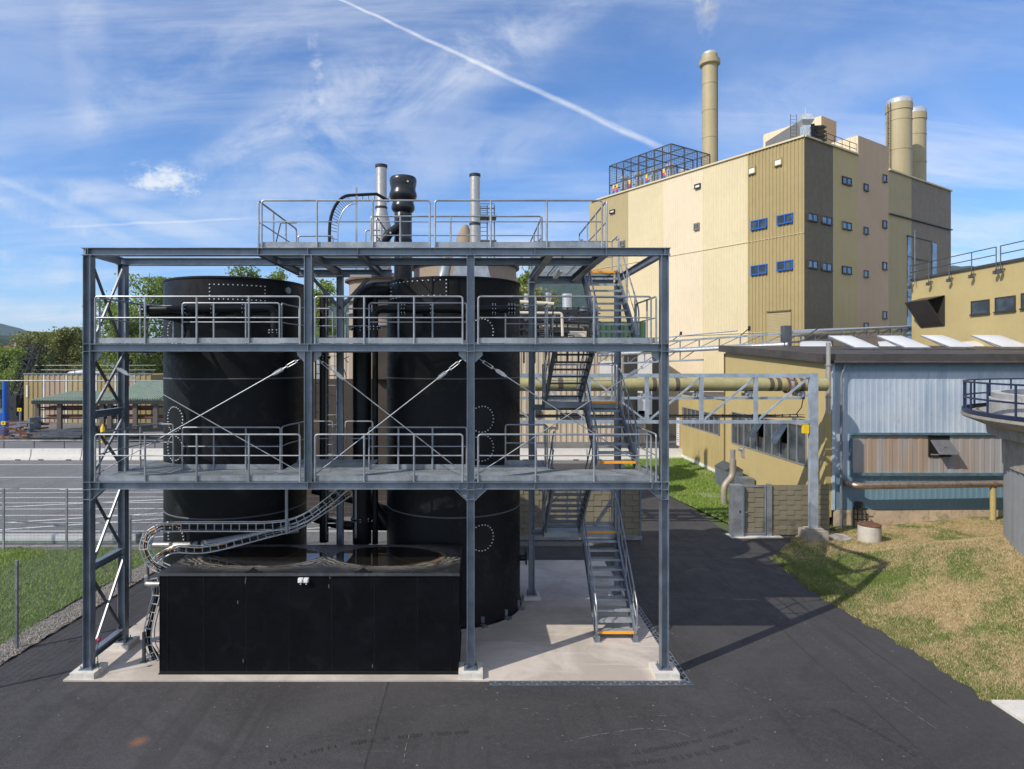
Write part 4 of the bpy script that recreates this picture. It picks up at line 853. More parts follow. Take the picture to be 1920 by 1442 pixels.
# penthouse
c0 = (33.05, 60.0)
def kq(a, b): return (c0[0]+a*D1.x+b*D2.x, c0[1]+a*D1.y+b*D2.y)
s = MB(); q = [kq(.05,.05), kq(.05,2.7), kq(6,2.7), kq(6,.05)]; s.hexa([(*p,24) for p in q], [(*p,30.5) for p in q]); s.corr(kq(0,0), kq(5.9,0), 24, 30.6, pitch=.4, dep=.04, out=NL); part(s, 'penthouse', C_PEA, PP, smooth=False)
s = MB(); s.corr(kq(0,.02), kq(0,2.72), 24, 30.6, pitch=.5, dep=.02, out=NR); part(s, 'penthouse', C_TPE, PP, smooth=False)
# grey plant screen and cowl near the corner
s = MB(); q = [kp(1.2,2.0), kp(1.2,3.0), kp(4.6,3.0), kp(4.6,2.0)]; s.hexa([(*p,HT) for p in q], [(*p,zz) for p, zz in zip(q, (27.3,27.3,26.3,26.3))]); part(s, 'plant_screen', DARKM if False else mat('grey_screen', (.13,.135,.15), .6, 0, .1), PP)
cwl = kp(.6,1.2); s = MB(); x, y = cwl; zb = HT-.1
def ring4(w, z): return [(x-w*.55,y-w*.5,z),(x+w*.45,y-w*.5,z),(x+w*.55,y+w*.5,z),(x-w*.45,y+w*.5,z)]
for w0, z0, w1, z1 in ((.62,zb,.62,zb+1.35),(.62,zb+1.35,1.05,zb+1.75),(1.05,zb+1.75,.72,zb+2.25)): s.hexa(ring4(w0,z0), ring4(w1,z1))
s.tube([(x,y,zb+2.2),(x,y,zb+2.9)], .03, 6); part(s, 'exhaust_cowl', mat('zinc_sheet', (.62,.66,.70), .35, .5, .15, 3), PP)
s = MB(); x, y = kp(.3,2.3)
for i in range(4): s.hexa([(x-.3,y-.3,HT+.1+i*.35),(x+.6,y-.5,HT+.1+i*.35),(x+.6,y+.4,HT+.1+i*.35),(x-.3,y+.4,HT+.1+i*.35)], [(x-.3,y-.3,HT+.3+i*.35),(x+.3,y-.5,HT+.26+i*.35),(x+.3,y+.4,HT+.26+i*.35),(x-.3,y+.4,HT+.3+i*.35)])
s.box(x-.5,x-.3,y-.3,y+.4,HT,HT+1.5); part(s, 'louvre_unit', DARKM, PP)
s = MB()
for z in (HT+.55, HT+1.0): s.bar((*kp(.1,1.0),z), (*kp(.1,b2),z), .04, .04)
for b in np.linspace(1.0,b2,7): s.tube([(*kp(.1,b),HT),(*kp(.1,b),HT+1.0)], .025, 6)
part(s, 'roof_railing', DARKM, PP)
s = MB()   # ladder cage near the cowl
x, y = kp(1.0,.9)
for e in (-.25,.25): s.tube([(x+e-.4,y,HT),(x+e-.4,y,HT+2.3)], .02, 6)
for i in range(8): s.tube([(x-.65,y,HT+.2+i*.28),(x-.15,y,HT+.2+i*.28)], .012, 6)
part(s, 'roof_ladder', DARKM, PP)
def win(face, px, py, w, h, frame, glass, mull=1, proud=.10, label=None):
    if face == 'L': proud = .16
    t = tl(px) if face == 'L' else tr(px); A = kp(t,0) if face == 'L' else kp(0,t); Y = A[1]; zc = Z_(py, Y); hh = h*Y/F/2; n = V((*(NL if face == 'L' else NR),0)); d = V((*(D1 if face == 'L' else D2),0))
    Xa = abs(tl(px+w/2)-tl(px-w/2))/2 if face == 'L' else abs(tr(px+w/2)-tr(px-w/2))/2
    c = V((*A,zc)); s = MB(); fw = .09
    def seg(p, q, ww, hh_, th=proud): s.hexa([p+n*0, q+n*0, q+n*th, p+n*th], [p+V((0,0,hh_)), q+V((0,0,hh_)), q+V((0,0,hh_))+n*th, p+V((0,0,hh_))+n*th])
    L_, R_ = c-d*Xa, c+d*Xa
    seg(L_-V((0,0,hh)), R_-V((0,0,hh)), 0, fw, proud+.05); seg(L_+V((0,0,hh-fw)), R_+V((0,0,hh-fw)), 0, fw)
    for k in ([0,1] if not mull else [0]+[i/(mull+1) for i in range(1,mull+1)]+[1]):
        p = L_.lerp(R_, k)-d*(fw*k) + V((0,0,-hh+fw)); seg(p, p+d*fw, 0, 2*hh-2*fw, proud-.01)
    o = part(s, 'window', frame, PP, label)
    s = MB(); a = n*(.105 if face == 'L' else .05); s.quad(L_+a-V((0,0,hh-.02)), R_+a-V((0,0,hh-.02)), R_+a+V((0,0,hh-.02)), L_+a+V((0,0,hh-.02))); part(s, 'pane', glass, o, smooth=False)
for (px, py) in ((1424,421),(1473,411),(1424,506),(1473,498)): win('L', px, py, 30, 18, BRIGHTB, GLASS, 1, .14, 'blue framed window')
win('L', 1411, 320, 14, 14, C_OCH, BLIND, 0, .12); win('L', 1460, 304.5, 15, 14, C_OCH, BLIND, 0, .12); win('L', 1309, 349.5, 11, 9, DARKM, BLIND, 0, .12); win('L', 1149, 397, 9, 7, DARKM, BLIND, 0, .12)
win('L', 1307, 425, 10, 13, mat('grey_frame', (.2,.2,.19), .5), DARKM, 2, .12); win('L', 1168, 457, 9, 11, mat('grey_frame_b', (.2,.2,.19), .5), DARKM, 2, .12)
FRB = mat('dark_window_frame', (.045,.04,.035), .5)
for (px, py) in ((1523,408),(1549.5,414),(1523,496),(1549.5,501)): win('R', px, py, 19, 16, FRB, GLASSB, 1, .1)
for py in (340,424,507): win('R', 1587, py, 17, 15, FRB, GLASSB, 1, .1)
for py in (352,433,514,612): win('R', 1623, py, 8, 14, FRB, GLASSB, 0, .1)
for py in (335,421,499,591): win('R', 1658, py, 7.5, 15, FRB, GLASSB, 0, .1)
def strip(p0, p1, y0, y1, m, nm, d0=.02, d1=.07):
    a, b = tr(p0), tr(p1); z1, z0 = Z_(y0, kp(0,a)[1]), Z_(y1, kp(0,a)[1]); n = V((*NR,0)); A, B = V((*kp(0,a),z0)), V((*kp(0,b),z0)); s = MB(); H = V((0,0,z1-z0))
    s.hexa([A+n*d0,B+n*d0,B+n*d1,A+n*d1], [A+n*d0+H,B+n*d0+H,B+n*d1+H,A+n*d1+H]); return part(s, nm, m, PP, smooth=False)
strip(1701,1707.5,443,640,GLASSB,'glass_strip'); strip(1747,1755,456,560,GLASSB,'glass_strip'); strip(1700,1708.5,441,443.5,FRB,'frame_bar',.02,.12); strip(1708,1747,443,444.4,FRB,'frame_bar'); strip(1708,1747,483,484.4,FRB,'frame_bar')
for yy in (480,517,556): strip(1701,1707.5,yy,yy+1.4,FRB,'frame_bar',.07,.1)
s = MB(); s.bar((*kp(-.08,b3),Z_(400.5,kp(0,b3)[1])), (*kp(-.08,b5),Z_(400.5,kp(0,b3)[1])), .2, .09); part(s, 'ledge', FRB, PP)
# roller shutter
a0, a1 = tl(1484), tl(1440); z1 = Z_(583, kp(a0,0)[1]); n = V((*NL,0)); s = MB(); k = int(z1/.12)
A, B = V((*kp(a0,0),0)), V((*kp(a1,0),0)); s.hexa([A+n*.02,B+n*.02,B+n*.11,A+n*.11],[A+n*.02+V((0,0,z1)),B+n*.02+V((0,0,z1)),B+n*.11+V((0,0,z1)),A+n*.11+V((0,0,z1))])
for i in range(k): s.bar(A+n*.115+V((0,0,i*.12)), B+n*.115+V((0,0,i*.12)), .03, .05)
sh = part(s, 'roller_shutter', C_TAN, PP); s = MB(); s.bar(A+n*.1+V((0,0,z1+.05)), B+n*.1+V((0,0,z1+.05)), .25, .1); part(s, 'lintel', C_DOL, sh)
# cage with fans on the roof edge
CG = thing('rooftop_cage', 'open steel cage full of cooling fans on the left roof edge of the striped block', 'cage', (*kp(17,3),HT))
ca0, ca1, cb0, cb1, ch = 13.4, 21.7, .25, 6.2, 3.4
CGS = mat('cage_steel', (.085,.09,.105), .5, .4, .2)
s = MB(); As = np.linspace(ca0,ca1,9); Bs = np.linspace(cb0,cb1,4)
for a in As:
    for b in (cb0,cb1): s.bar((*kp(a,b),HT), (*kp(a,b),HT+ch), .10, .10, (0,1,0))
    if list(As).index(a)%2 == 0: s.bar((*kp(a,cb0),HT+ch), (*kp(a,cb1),HT+ch), .07, .09)
for b in Bs[1:-1]:
    for a in (ca0,ca1): s.bar((*kp(a,b),HT), (*kp(a,b),HT+ch), .09, .09, (0,1,0))
    s.bar((*kp(ca0,b),HT+ch), (*kp(ca1,b),HT+ch), .07, .09)
for b in (cb0,cb1):
    for h in (1.3,ch): s.bar((*kp(ca0,b),HT+h), (*kp(ca1,b),HT+h), .09, .09)
for a in (ca0,ca1):
    for h in (1.3,ch): s.bar((*kp(a,cb0),HT+h), (*kp(a,cb1),HT+h), .09, .09)
part(s, 'cage_frame', CGS, CG); s = MB()
for h in np.arange(.25,ch,.27):
    for b in (cb0,cb1): s.bar((*kp(ca0,b),HT+h), (*kp(ca1,b),HT+h), .018, .018)
    s.bar((*kp(ca0,cb0),HT+h), (*kp(ca0,cb1),HT+h), .018, .018); s.bar((*kp(ca1,cb0),HT+h), (*kp(ca1,cb1),HT+h), .018, .018)
for a in np.arange(ca0,ca1,.27):
    for b in (cb0,cb1): s.bar((*kp(a,b),HT), (*kp(a,b),HT+ch), .018, .018, (0,1,0))
    s.bar((*kp(a,cb0),HT+ch), (*kp(a,cb1),HT+ch), .018, .018)
for b in np.arange(cb0,cb1,.27):
    s.bar((*kp(ca0,b),HT), (*kp(ca0,b),HT+ch), .018, .018, (0,1,0))
part(s, 'wire_mesh', CGS, CG)
fanm = mat('fan_grey', (.5,.52,.55), .45, .3, .15)
for i, a in enumerate(np.linspace(14.6,20.8,4)):
    for j, b in enumerate((1.6,3.6)):
        s = MB(); x, y = kp(a,b); s.lathe([(.45,.0),(.45,.75),(.30,.85),(.30,1.05),(.48,1.15),(.48,1.45),(.40,1.5)], (x,y,HT+(.3 if j else .5)+.1*i), 16); s.box(x-.55,x+.55,y-.55,y+.55,HT,HT+.35); part(s, 'cooling_fan', fanm, CG)
for a in (14.2,16.4,18.7,20.5,21.0):
    s = MB(); x, y = kp(a,cb0-.09); n = V((*NL,0)); d = V((*D1,0))
    for zz, h, mm, nm in ((.95,.4,YELLOW,'y'),(.6,.35,mat('sign_red',(.65,.06,.04),.5),'r'),(.35,.25,mat('sign_blue',(.03,.10,.35),.5),'b')):
        s = MB(); p = V((x,y,HT+zz)); s.bar(p-d*.12, p+d*.12, .03, h); part(s, 'colour_plate', mm, CG)
# chimneys
def chimney(x, y, r, z0, z1, label, slim=False):
    t = thing('chimney', label, 'chimney', (x,y,z0)); s = MB(); h = z1-z0
    s.lathe([(r,0),(r,h-1.2)], (x,y,z0), 40); part(s, 'shaft', CHIMM, t); s = MB()
    for zj in np.arange(1.5, h-2, 2.9): s.lathe([(r,zj-.05),(r+.03,zj-.05),(r+.03,zj+.05),(r,zj+.05)], (x,y,z0), 40, cap=False)
    part(s, 'section_joints', CHIMM, t); s = MB()
    if slim: s.lathe([(r+.02,h-1.5),(r+.28,h-1.35),(r+.30,h-.9),(r+.05,h-.8),(r+.03,h-.3)], (x,y,z0), 40)
    else: s.lathe([(r+.02,h-1.3),(r+.06,h-1.25),(r+.06,h-.6),(r+.02,h-.55)], (x,y,z0), 40)
    part(s, 'collar', CHIMM, t); s = MB(); s.lathe([(r+.03,h-.55),(r+.03,h-.2),(r*.85,h),(r*.75,h),(r*.75,h-.5)], (x,y,z0), 40, cap=False); part(s, 'metal_rim', CHROME, t)
    s = MB(); sx = x-r-.1 if not slim else x+r*.9
    for e in (-.18,.18): s.tube([(sx,y-r*.3+e,z0),(sx,y-r*.3+e,z1-.5)], .03, 6)
    zz = z0
    while zz < z1-.6: s.tube([(sx-.12,y-r*.3,zz),(sx+.05,y-r*.3,zz)], .03, 5); zz += .5
    part(s, 'ladder', DARKM if not slim else C_DOL, t); return t
chimney(25.4,68,.78,24,40.55,'tall slender khaki chimney with flared collar behind the roof cage',True)
chimney(41.8,62,1.09,23.5,33.0,'wide khaki chimney with silver rim, left one of the pair')
chimney(46.05,66,1.09,23.5,33.6,'wide khaki chimney with silver rim, right one of the pair')

# ------------------------------------------------------------------ low roofed hall: mustard side wall and blue front
HX, HY0 = 15.06, 27.0
BH = thing('blue_hall', 'weathered light blue corrugated hall front with dark roof edge', 'building', (22,27.1,0))
s = MB(); s.corr((15.33,HY0), (30.5,HY0), .74, 7.02, pitch=.25, dep=.008, out=(0,-1)); bw = part(s, 'wall', BLUEC, BH, smooth=False)
s = MB(); s.box(15.36,30.5,27.02,27.3,0,7.0); part(s, 'wall_core', DARKM, BH)
PLN = mat('stained_plinth', (.50,.40,.29), .85, 0, .2, 1.2, bump=.2, streak=.5, dirt=(.2,.13,.09), dirt_amt=.7)
s = MB(); s.box(15.4,30.5,26.96,27.02,-.1,.73); part(s, 'plinth', PLN, BH)
s = MB(); s.hexa([(15.0,26.7,7.1),(31,26.7,7.1),(31,38,7.75),(15.0,38,7.75)], [(15.0,26.7,7.42),(31,26.7,7.42),(31,38,8.07),(15.0,38,8.07)]); part(s, 'roof', ROOFD, BH, smooth=False)
s = MB(); s.box(15.04,15.29,26.965,26.999,.43,7.05); part(s, 'corner_panel', MUSTC, BH)
s = MB(); s.box(15.292,15.42,26.93,26.999,.74,7.05); part(s, 'corner_trim', mat('pale_blue_trim', (.42,.50,.60), .5), BH)
s = MB(); s.box(15.2,31,26.62,26.698,7.0,7.16); s.tube([(15.2,26.6,7.06),(31,26.6,7.06)], .06, 8); part(s, 'gutter', ROOFD, BH)
# rusty panel band with frame and awning window
x0, x1, z0, z1 = X_(1596,27), 23.6, Z_(886,27), Z_(815,27)
s = MB(); s.corr((x0,HY0-.04), (x1,HY0-.04), z0, z1, pitch=.42, dep=.012, out=(0,-1)); pn = part(s, 'panel_band', RUSTP, BH, smooth=False)
s = MB(); s.box(x0-.1,x1,HY0-.16,HY0-.03,z1,z1+.09); s.box(x0-.1,x1,HY0-.16,HY0-.03,z0-.12,z0); s.box(x0-.1,x0,HY0-.11,HY0-.03,z0+.001,z1-.001); part(s, 'panel_frame', BLUEP if False else mat('teal_frame', (.07,.15,.2), .5, 0, .3, 5, dirt=(.3,.3,.3), dirt_amt=.5), BH)
a, b = X_(1744,26.9), X_(1782,26.9); s = MB(); s.box(a,b,HY0-.062,HY0-.054,Z_(850,27),Z_(817,27)); s.box(a-.05,a,HY0-.1,HY0-.05,Z_(854,27),z1-.002); s.box(a-.05,b+.05,HY0-.1,HY0-.05,Z_(856,27),Z_(853,27)); aw = part(s, 'vent_opening', mat('opening_black', (.01,.01,.01), .8), BH)
s = MB(); zt, zb = Z_(826,26.9), Z_(851,26.7); s.hexa([(a+.02,26.92,zt),(b-.03,26.92,zt),(b+.12,26.5,zb),(a+.10,26.5,zb)],[(a+.02,26.95,zt+.04),(b-.03,26.95,zt+.04),(b+.12,26.53,zb+.04),(a+.10,26.53,zb+.04)]); s.disc((a+.5,26.7,(zt+zb)/2+.03),(0,-.5,1),.03,.04); part(s, 'tilted_flap', mat('flap_grey', (.16,.16,.17), .4, .3, .2, 3), BH)
# mustard wall
MH = thing('mustard_hall', 'mustard side wall of the low hall with a long strip of glazing', 'building', (HX,34,0))
def yz_poly(y0, y1, z0a, z0b, z1a, z1b, x, t=.12): return MB().hexa([(x,y0,z0a),(x+t,y0,z0a),(x+t,y1,z0b),(x,y1,z0b)], [(x,y0,z1a),(x+t,y0,z1a),(x+t,y1,z1b),(x,y1,z1b)])
wz0, wz1 = Z_(872,28.6), Z_(800,28.6)   # glazing sill and head
part(yz_poly(27.0,37.8,.4,.4,wz0-.05,wz0-.05,HX), 'wall', MUST, MH, smooth=False); part(yz_poly(27.0,37.8,wz1+.05,wz1+.05,7.08,7.72,HX), 'wall', MUST, MH, smooth=False)
part(yz_poly(27.0,28.55,wz0-.05,wz0-.05,wz1+.05,wz1+.05,HX), 'wall', MUST, MH, smooth=False); part(yz_poly(36.9,37.8,wz0-.05,wz0-.05,wz1+.05,wz1+.05,HX), 'wall', MUST, MH, smooth=False)
s = MB(); s.corr((HX-.02,46.4), (HX-.02,45.6), .4, 4.75, pitch=.25, dep=.03, out=(-1,0)); s.corr((HX-.02,45.6), (HX-.02,38.6), .4, 2.55, pitch=.25, dep=.03, out=(-1,0)); s.corr((HX-.02,45.6), (HX-.02,38.6), 3.85, 4.75, pitch=.25, dep=.03, out=(-1,0)); s.corr((HX-.02,38.6), (HX-.02,37.85), .4, 4.75, pitch=.25, dep=.03, out=(-1,0)); part(s, 'ribbed_wall', MUSTC, MH, smooth=False)
s = MB(); s.box(HX,HX+8,38,46.4,4.75,4.9); s.box(HX+.02,HX+.15,46.3,46.4,0,4.75); s.box(HX+.12,HX+8,37.65,37.8,4.6,7.6); part(s, 'roof_slab', ROOFD, MH)
s = MB(); s.box(HX+1.2,HX+1.3,27.4,46,.0,4.7); part(s, 'dark_interior', mat('interior_dark', (.035,.037,.04), .9), MH)
s = MB(); s.box(HX-.03,HX+.15,27.0,46.42,-.1,.42); part(s, 'plinth', WHITEW, MH)
s = MB(); s.hexa([(HX-.3,26.7,7.06),(HX-.02,26.7,7.06),(HX-.02,38.1,7.72),(HX-.3,38.1,7.72)],[(HX-.3,26.7,7.42),(HX-.02,26.7,7.42),(HX-.02,38.1,8.1),(HX-.3,38.1,8.1)]); part(s, 'fascia', ROOFD, MH)
s = MB(); s.box(HX-.06,HX+.0,37.8,37.9,.42,7.6); part(s, 'corner_trim', C_DOL, MH)
def glazing(y0, y1, z0, z1, n, skip, nm):
    s = MB(); s.box(HX-.03,HX+.10,y0,y1,z0-.06,z0); s.box(HX-.03,HX+.10,y0,y1,z1,z1+.06)
    for i in range(n+1): y = y0+(y1-y0)*i/n; s.box(HX-.02,HX+.08,y-.03,y+.03,z0+.001,z1-.001)
    w = part(s, nm, mat('alu_frame', (.35,.35,.36), .4, .5), MH)
    for i in range(n):
        ya, yb = y0+(y1-y0)*i/n+.03, y0+(y1-y0)*(i+1)/n-.03
        if i in skip:
            s = MB(); zm = z0+(z1-z0)*.42; s.hexa([(HX+.05,ya,z1-.02),(HX+.05,yb,z1-.02),(HX-.55,yb,zm),(HX-.55,ya,zm)],[(HX+.08,ya,z1),(HX+.08,yb,z1),(HX-.52,yb,zm+.03),(HX-.52,ya,zm+.03)]); part(s, 'tilted_pane', GLASS, w)
            s = MB(); s.box(HX+.03,HX+.04,ya,yb,z0,zm); part(s, 'pane', GLASS, w); continue
        s = MB(); s.box(HX+.03,HX+.04,ya,yb,z0,z1); part(s, 'pane', GLASS, w)
glazing(28.6,36.85,wz0,wz1,10,(2,5),'window_band'); glazing(38.8,45.4,2.6,3.8,8,(),'window_band')
s = MB(); s.box(HX-.07,HX-.03,45.55,46.2,1.1,3.0) if False else s.bar((HX-.06,46.35,.9),(HX-.06,46.35,3.15),.03,.75,(0,1,0)); t = one(s, 'notice_board', mat('sign_rim_red',(.35,.08,.08),.5), 'white notice board with red rim at the far corner of the mustard hall', 'sign')
s = MB(); s.bar((HX-.085,46.35,.95),(HX-.085,46.35,3.1),.02,.62,(0,1,0)); part(s, 'board_face', WHITEP, t)
s = MB(); random.seed(3)
for i in range(12):
    z = 2.9-i*.15; L = random.uniform(.25,.5); s.box(HX-.1,HX-.096,46.35-L/2,46.35+L/2,z-.02,z+.02)
part(s, 'printed_lines', DARKM, t)
s = MB(); s.tube([(HX-.01,35.4,2.15),(HX-.22,35.4,2.2)], .09, 12); s.box(HX-.05,HX-.0,35.1,35.5,1.75,2.35); one(s, 'wall_vent', STAIN, 'small round steel vent in a grey plate on the mustard wall', 'vent')
# flue beside the corner, downpipe
s = MB(); s.tube([(14.92,26.55,4.9),(14.92,26.55,7.9)], .09, 14); fl = one(s, 'flue_pipe', STAIN, 'stainless flue at the corner between mustard and blue walls', 'pipe'); s = MB(); s.disc((14.92,26.55,6.95),(0,0,1),.13,.06); s.disc((14.92,26.55,5.6),(0,0,1),.12,.06); part(s, 'clamp', GALVL, fl)
s = MB(); s.tube(smooth_path([(15.75,26.75,6.98),(15.62,26.8,6.5),(15.62,26.82,.06)], .2), .055, 10); one(s, 'downpipe', GALV, 'thin grey rain pipe down the left end of the blue wall', 'pipe')
# horizontal steel pipe on the blue wall
t = thing('wall_pipe', 'thick rusty steel pipe running along the foot of the blue wall', 'pipe', (19,26.3,.4)); s = MB(); s.tube(smooth_path([(15.8,27.0,1.93),(15.95,26.35,1.88),(23.4,26.35,2.0)], .35, 8), .145, 18); part(s, 'pipe_body', mat('brown_steel', (.36,.29,.24), .35, .7, .25, 1.5, streak=.3, dirt=(.12,.08,.06), dirt_amt=.5), t)
s = MB(); s.tube([(21.7,26.35,.4),(21.7,26.35,1.84)], .11, 14); part(s, 'support_leg', MUSTC, t); s = MB(); s.disc((21.7,26.35,1.95),(1,0,0),.165,.1,20); part(s, 'clamp', RUST, t)
# skylights
SKW = mat('opal_dome', (.55,.56,.58), .35, 0, .03, 2)
def skylight(x, y, z, w, label, rise=.62, lean=-.78, dy=1.0):
    t = thing('skylight', label, 'skylight', (x,y,z), 'white domed skylights on the low hall roof'); n = 8; s = MB(); vs = []
    for j in range(n+1):
        for i in range(n+1):
            u, v = i/n, j/n; bul = .12*(sin(pi*u)*sin(pi*v))**.5; vs.append((x+u*w+lean*v, y+dy*v, z+.12+rise*v+bul))
    m = n+1; s.add(vs, [(j*m+i,j*m+i+1,(j+1)*m+i+1,(j+1)*m+i) for j in range(n) for i in range(n)]); k = len(s.v)
    b = [(x,y,z+.08),(x+w,y,z+.08),(x+w+lean,y+dy,z+rise+.08),(x+lean,y+dy,z+rise+.08)]; s.add(b, [(3,2,1,0)]); part(s, 'dome', SKW, t)
    s = MB(); q = [(x-.04,y-.04,z),(x+w+.04,y-.04,z),(x+w+.04,y+dy+.1,z),(x-.04,y+dy+.1,z)]; s.hexa([(a,b_,c-.25) for a,b_,c in q], q); part(s, 'kerb', ROOFD, t)
    s = MB()
    for p, q in ((b[0],b[1]),(b[1],b[2]),(b[2],b[3]),(b[3],b[0])): s.bar(p, q, .05, .05)
    s.bar((x+w*.8+lean,y+dy,z+rise), (x+w*.95,y+dy*.2,z), .03, .03); s.bar((x+.2+lean,y+dy,z+rise), (x+.1,y+dy*.2,z), .03, .03); part(s, 'opening_frame', GALV, t)
sky_px = ((1604,655,44),(1698,655,48),(1782,654,44),(1880,654,56))
for i, (px, py, w) in enumerate(sky_px):
    skylight(X_(px,31), 31, Z_(py,31)-.02, w*31/F, f'{("first","second","third","fourth")[i]} opened white skylight from the left along the roof front row')
for i, (px, w) in enumerate(((1500,60),(1650,46),(1812,48))):
    skylight(X_(px,37), 37, Z_(651,37)-.1, w*37/F, f'{("first","second","third")[i]} low white skylight from the left in the rear roof row', .35, .5)
# upper mustard building on the right
UB = thing('upper_building', 'mustard rendered block with small windows and a railed roof behind the hall', 'building', (31,38,0))
s = MB(); s.box(30,45,22,43.2,0,12.65); part(s, 'wall', MUST, UB, smooth=False)
s = MB(); s.box(29.9,45,22,43.3,12.652,12.80); part(s, 'roof_edge', ROOFD, UB)
def uwin(p0, p1, yt, yb, n):
    Yc = lambda p: 30*F/(p-VX); ya, yb_ = Yc(p0), Yc(p1); Ym = (ya+yb_)/2; z1, z0 = Z_(yt,Ym), Z_(yb,Ym); s = MB()
    s.box(29.97,30.0-.001,yb_,ya,z0,z1); s.box(29.88,29.97,yb_-.05,ya+.05,z0-.08,z0-.0); s.box(29.93,29.97,yb_,yb_+.07,z0,z1); s.box(29.93,29.97,ya-.07,ya,z0,z1); s.box(29.93,29.97,yb_+.07,ya-.07,z1-.07,z1); w = part(s, 'window', FRB, UB)
    s = MB(); s.box(29.955,29.966,yb_+.07,ya-.07,z0+.02,z1-.07); part(s, 'pane', GLASS, w); return w
uwin(1822,1856,563,588,1); uwin(1867,1905,556,583,1); uwin(1916,1950,548,577,1)
Yc = lambda p: 30*F/(p-VX)
ya, yb_ = Yc(1728), Yc(1772); z1, z0 = Z_(557,41), Z_(612,41); s = MB(); s.box(29.97,29.999,yb_,ya,z0,z1); part(s, 'recess', FRB, UB)
s = MB(); s.hexa([(29.96,yb_,z0),(29.96,ya,z0),(28.9,ya,z1-.3),(28.9,yb_,z1-.3)],[(29.92,yb_,z0),(29.92,ya,z0),(28.86,ya,z1-.27),(28.86,yb_,z1-.27)]); s.hexa([(28.86,yb_,z1-.28),(28.86,ya,z1-.28),(29.97,ya,z1),(29.97,yb_,z1)],[(28.86,yb_,z1-.24),(28.86,ya,z1-.24),(29.97,ya,z1+.04),(29.97,yb_,z1+.04)]); part(s, 'hopper_hood', mat('brown_hood', (.05,.042,.04), .5), UB)
s = MB()
for y0, y1 in ((43.0,35.9),(35.6,26)):
    for h in (.5,.95): s.tube([(29.75,y0,12.7+h),(29.75,y1,12.7+h)], .03, 6)
    for y in np.linspace(y0,y1,5): s.tube([(29.75,y,12.3),(29.75,y,13.65)], .03, 6); s.bar((30,y,12.35),(29.7,y,12.35),.06,.06); s.box(29.6,29.8,y-.08,y+.08,12.1,12.3)
part(s, 'roof_railing', GALVD, UB); s = MB(); s.tube([(29.8,42.6,12.3),(29.8,42.6,16)], .025, 6); part(s, 'aerial_rod', GALV, UB)

# ------------------------------------------------------------------ thickener tank on the right
TC = (21.8,15.8); TK = thing('round_basin', 'round grey basin tower with a railed walkway beside the blue wall', 'basin', (*TC,1.0))
s = MB(); k = 220; pr = []
for i in range(k): a = 2*pi*i/k; pr.append((6.5+(.03 if (i%2) else -.03)))
vs = []
for j, z in enumerate((.6,4.3)):
    for i in range(k): a = 2*pi*i/k; vs.append((TC[0]+pr[i]*cos(a), TC[1]+pr[i]*sin(a), z))
s.add(vs, [(i,(i+1)%k,k+(i+1)%k,k+i) for i in range(k)]); part(s, 'ribbed_wall', mat('grey_sheet', (.27,.28,.30), .5, .2, .08, 1.5, streak=.3), TK, smooth=False)
s = MB(); s.lathe([(6.56,3.9),(6.58,4.75),(6.95,4.86),(6.97,5.12),(7.57,5.38),(7.6,5.42),(7.6,5.5),(6.35,5.52)], (*TC,0), 96, cap=False); part(s, 'concrete_deck', CONCD, TK)
s = MB(); s.lathe([(6.9,5.5),(6.9,5.95),(6.84,5.96),(6.84,6.13),(6.6,6.14),(6.6,5.2)], (*TC,0), 96, cap=False); part(s, 'concrete_rim', mat('pale_ring', (.42,.42,.42), .8, 0, .2, 2, dirt=(.2,.17,.1), dirt_amt=.6), TK)
s = MB(); s.lathe([(6.59,5.7),(.1,5.71)], (*TC,0), 48, cap=False); part(s, 'water', GLASS, TK)
s = MB()
for h in (.04,.48,.96): s.lathe([(7.5,h-.025),(7.55,h-.025),(7.55,h+.025),(7.5,h+.025),(7.5,h-.025)], (*TC,5.5), 96, cap=False)
for i in range(38): a = 2*pi*i/38+.05; s.tube([(TC[0]+7.52*cos(a),TC[1]+7.52*sin(a),5.4),(TC[0]+7.52*cos(a),TC[1]+7.52*sin(a),6.48)], .03, 6)
part(s, 'blue_railing', BLUEP, TK)
s = MB(); s.lathe([(7.45,.0),(7.58,.0),(7.58,.10),(7.45,.10)], (*TC,5.52), 96, cap=False); part(s, 'toe_band', BLUEP, TK)

# ------------------------------------------------------------------ things at the foot of the blue wall
s = MB(); c = (X_(1630,24.7),24.7,.12); s.lathe([(.40,-.1),(.40,.52),(.37,.56)], c, 32); w = one(s, 'concrete_well', mat('well_white', (.5,.47,.43), .8, 0, .15, 3, streak=.5), 'short pale concrete well ring with rusty lid on the grass', 'well'); s = MB(); s.lathe([(.38,.56),(.42,.565),(.42,.60),(.3,.62)], c, 32); part(s, 'rusty_lid', RUST, w)
t = thing('pipe_rungs', 'small dark steel rack of pipes on the plinth behind the well', 'pipe rack', (X_(1617,26.6),26.6,.2)); s = MB(); x = X_(1617,26.6)
for e in (-.3,-.14,.05,.22): s.tube([(x+e,26.7,.1),(x+e,26.7,.95 if e<.2 else .7)], .03, 6)
for z in (.4,.62,.85): s.tube([(x-.32,26.7,z),(x+.3,26.7,z)], .025, 6)
s.box(x-.14,x+.16,26.8,26.94,.85,1.1); part(s, 'rack_frame', DARKM, t)
s = MB(); s.lathe([(.5,-.02),(.5,.05),(.42,.07),(.40,.05),(.1,.055)], (X_(1571,25.2),25.2,.04), 28); one(s, 'manhole_lid', CONCD, 'round concrete manhole lid between portal footing and well', 'manhole')
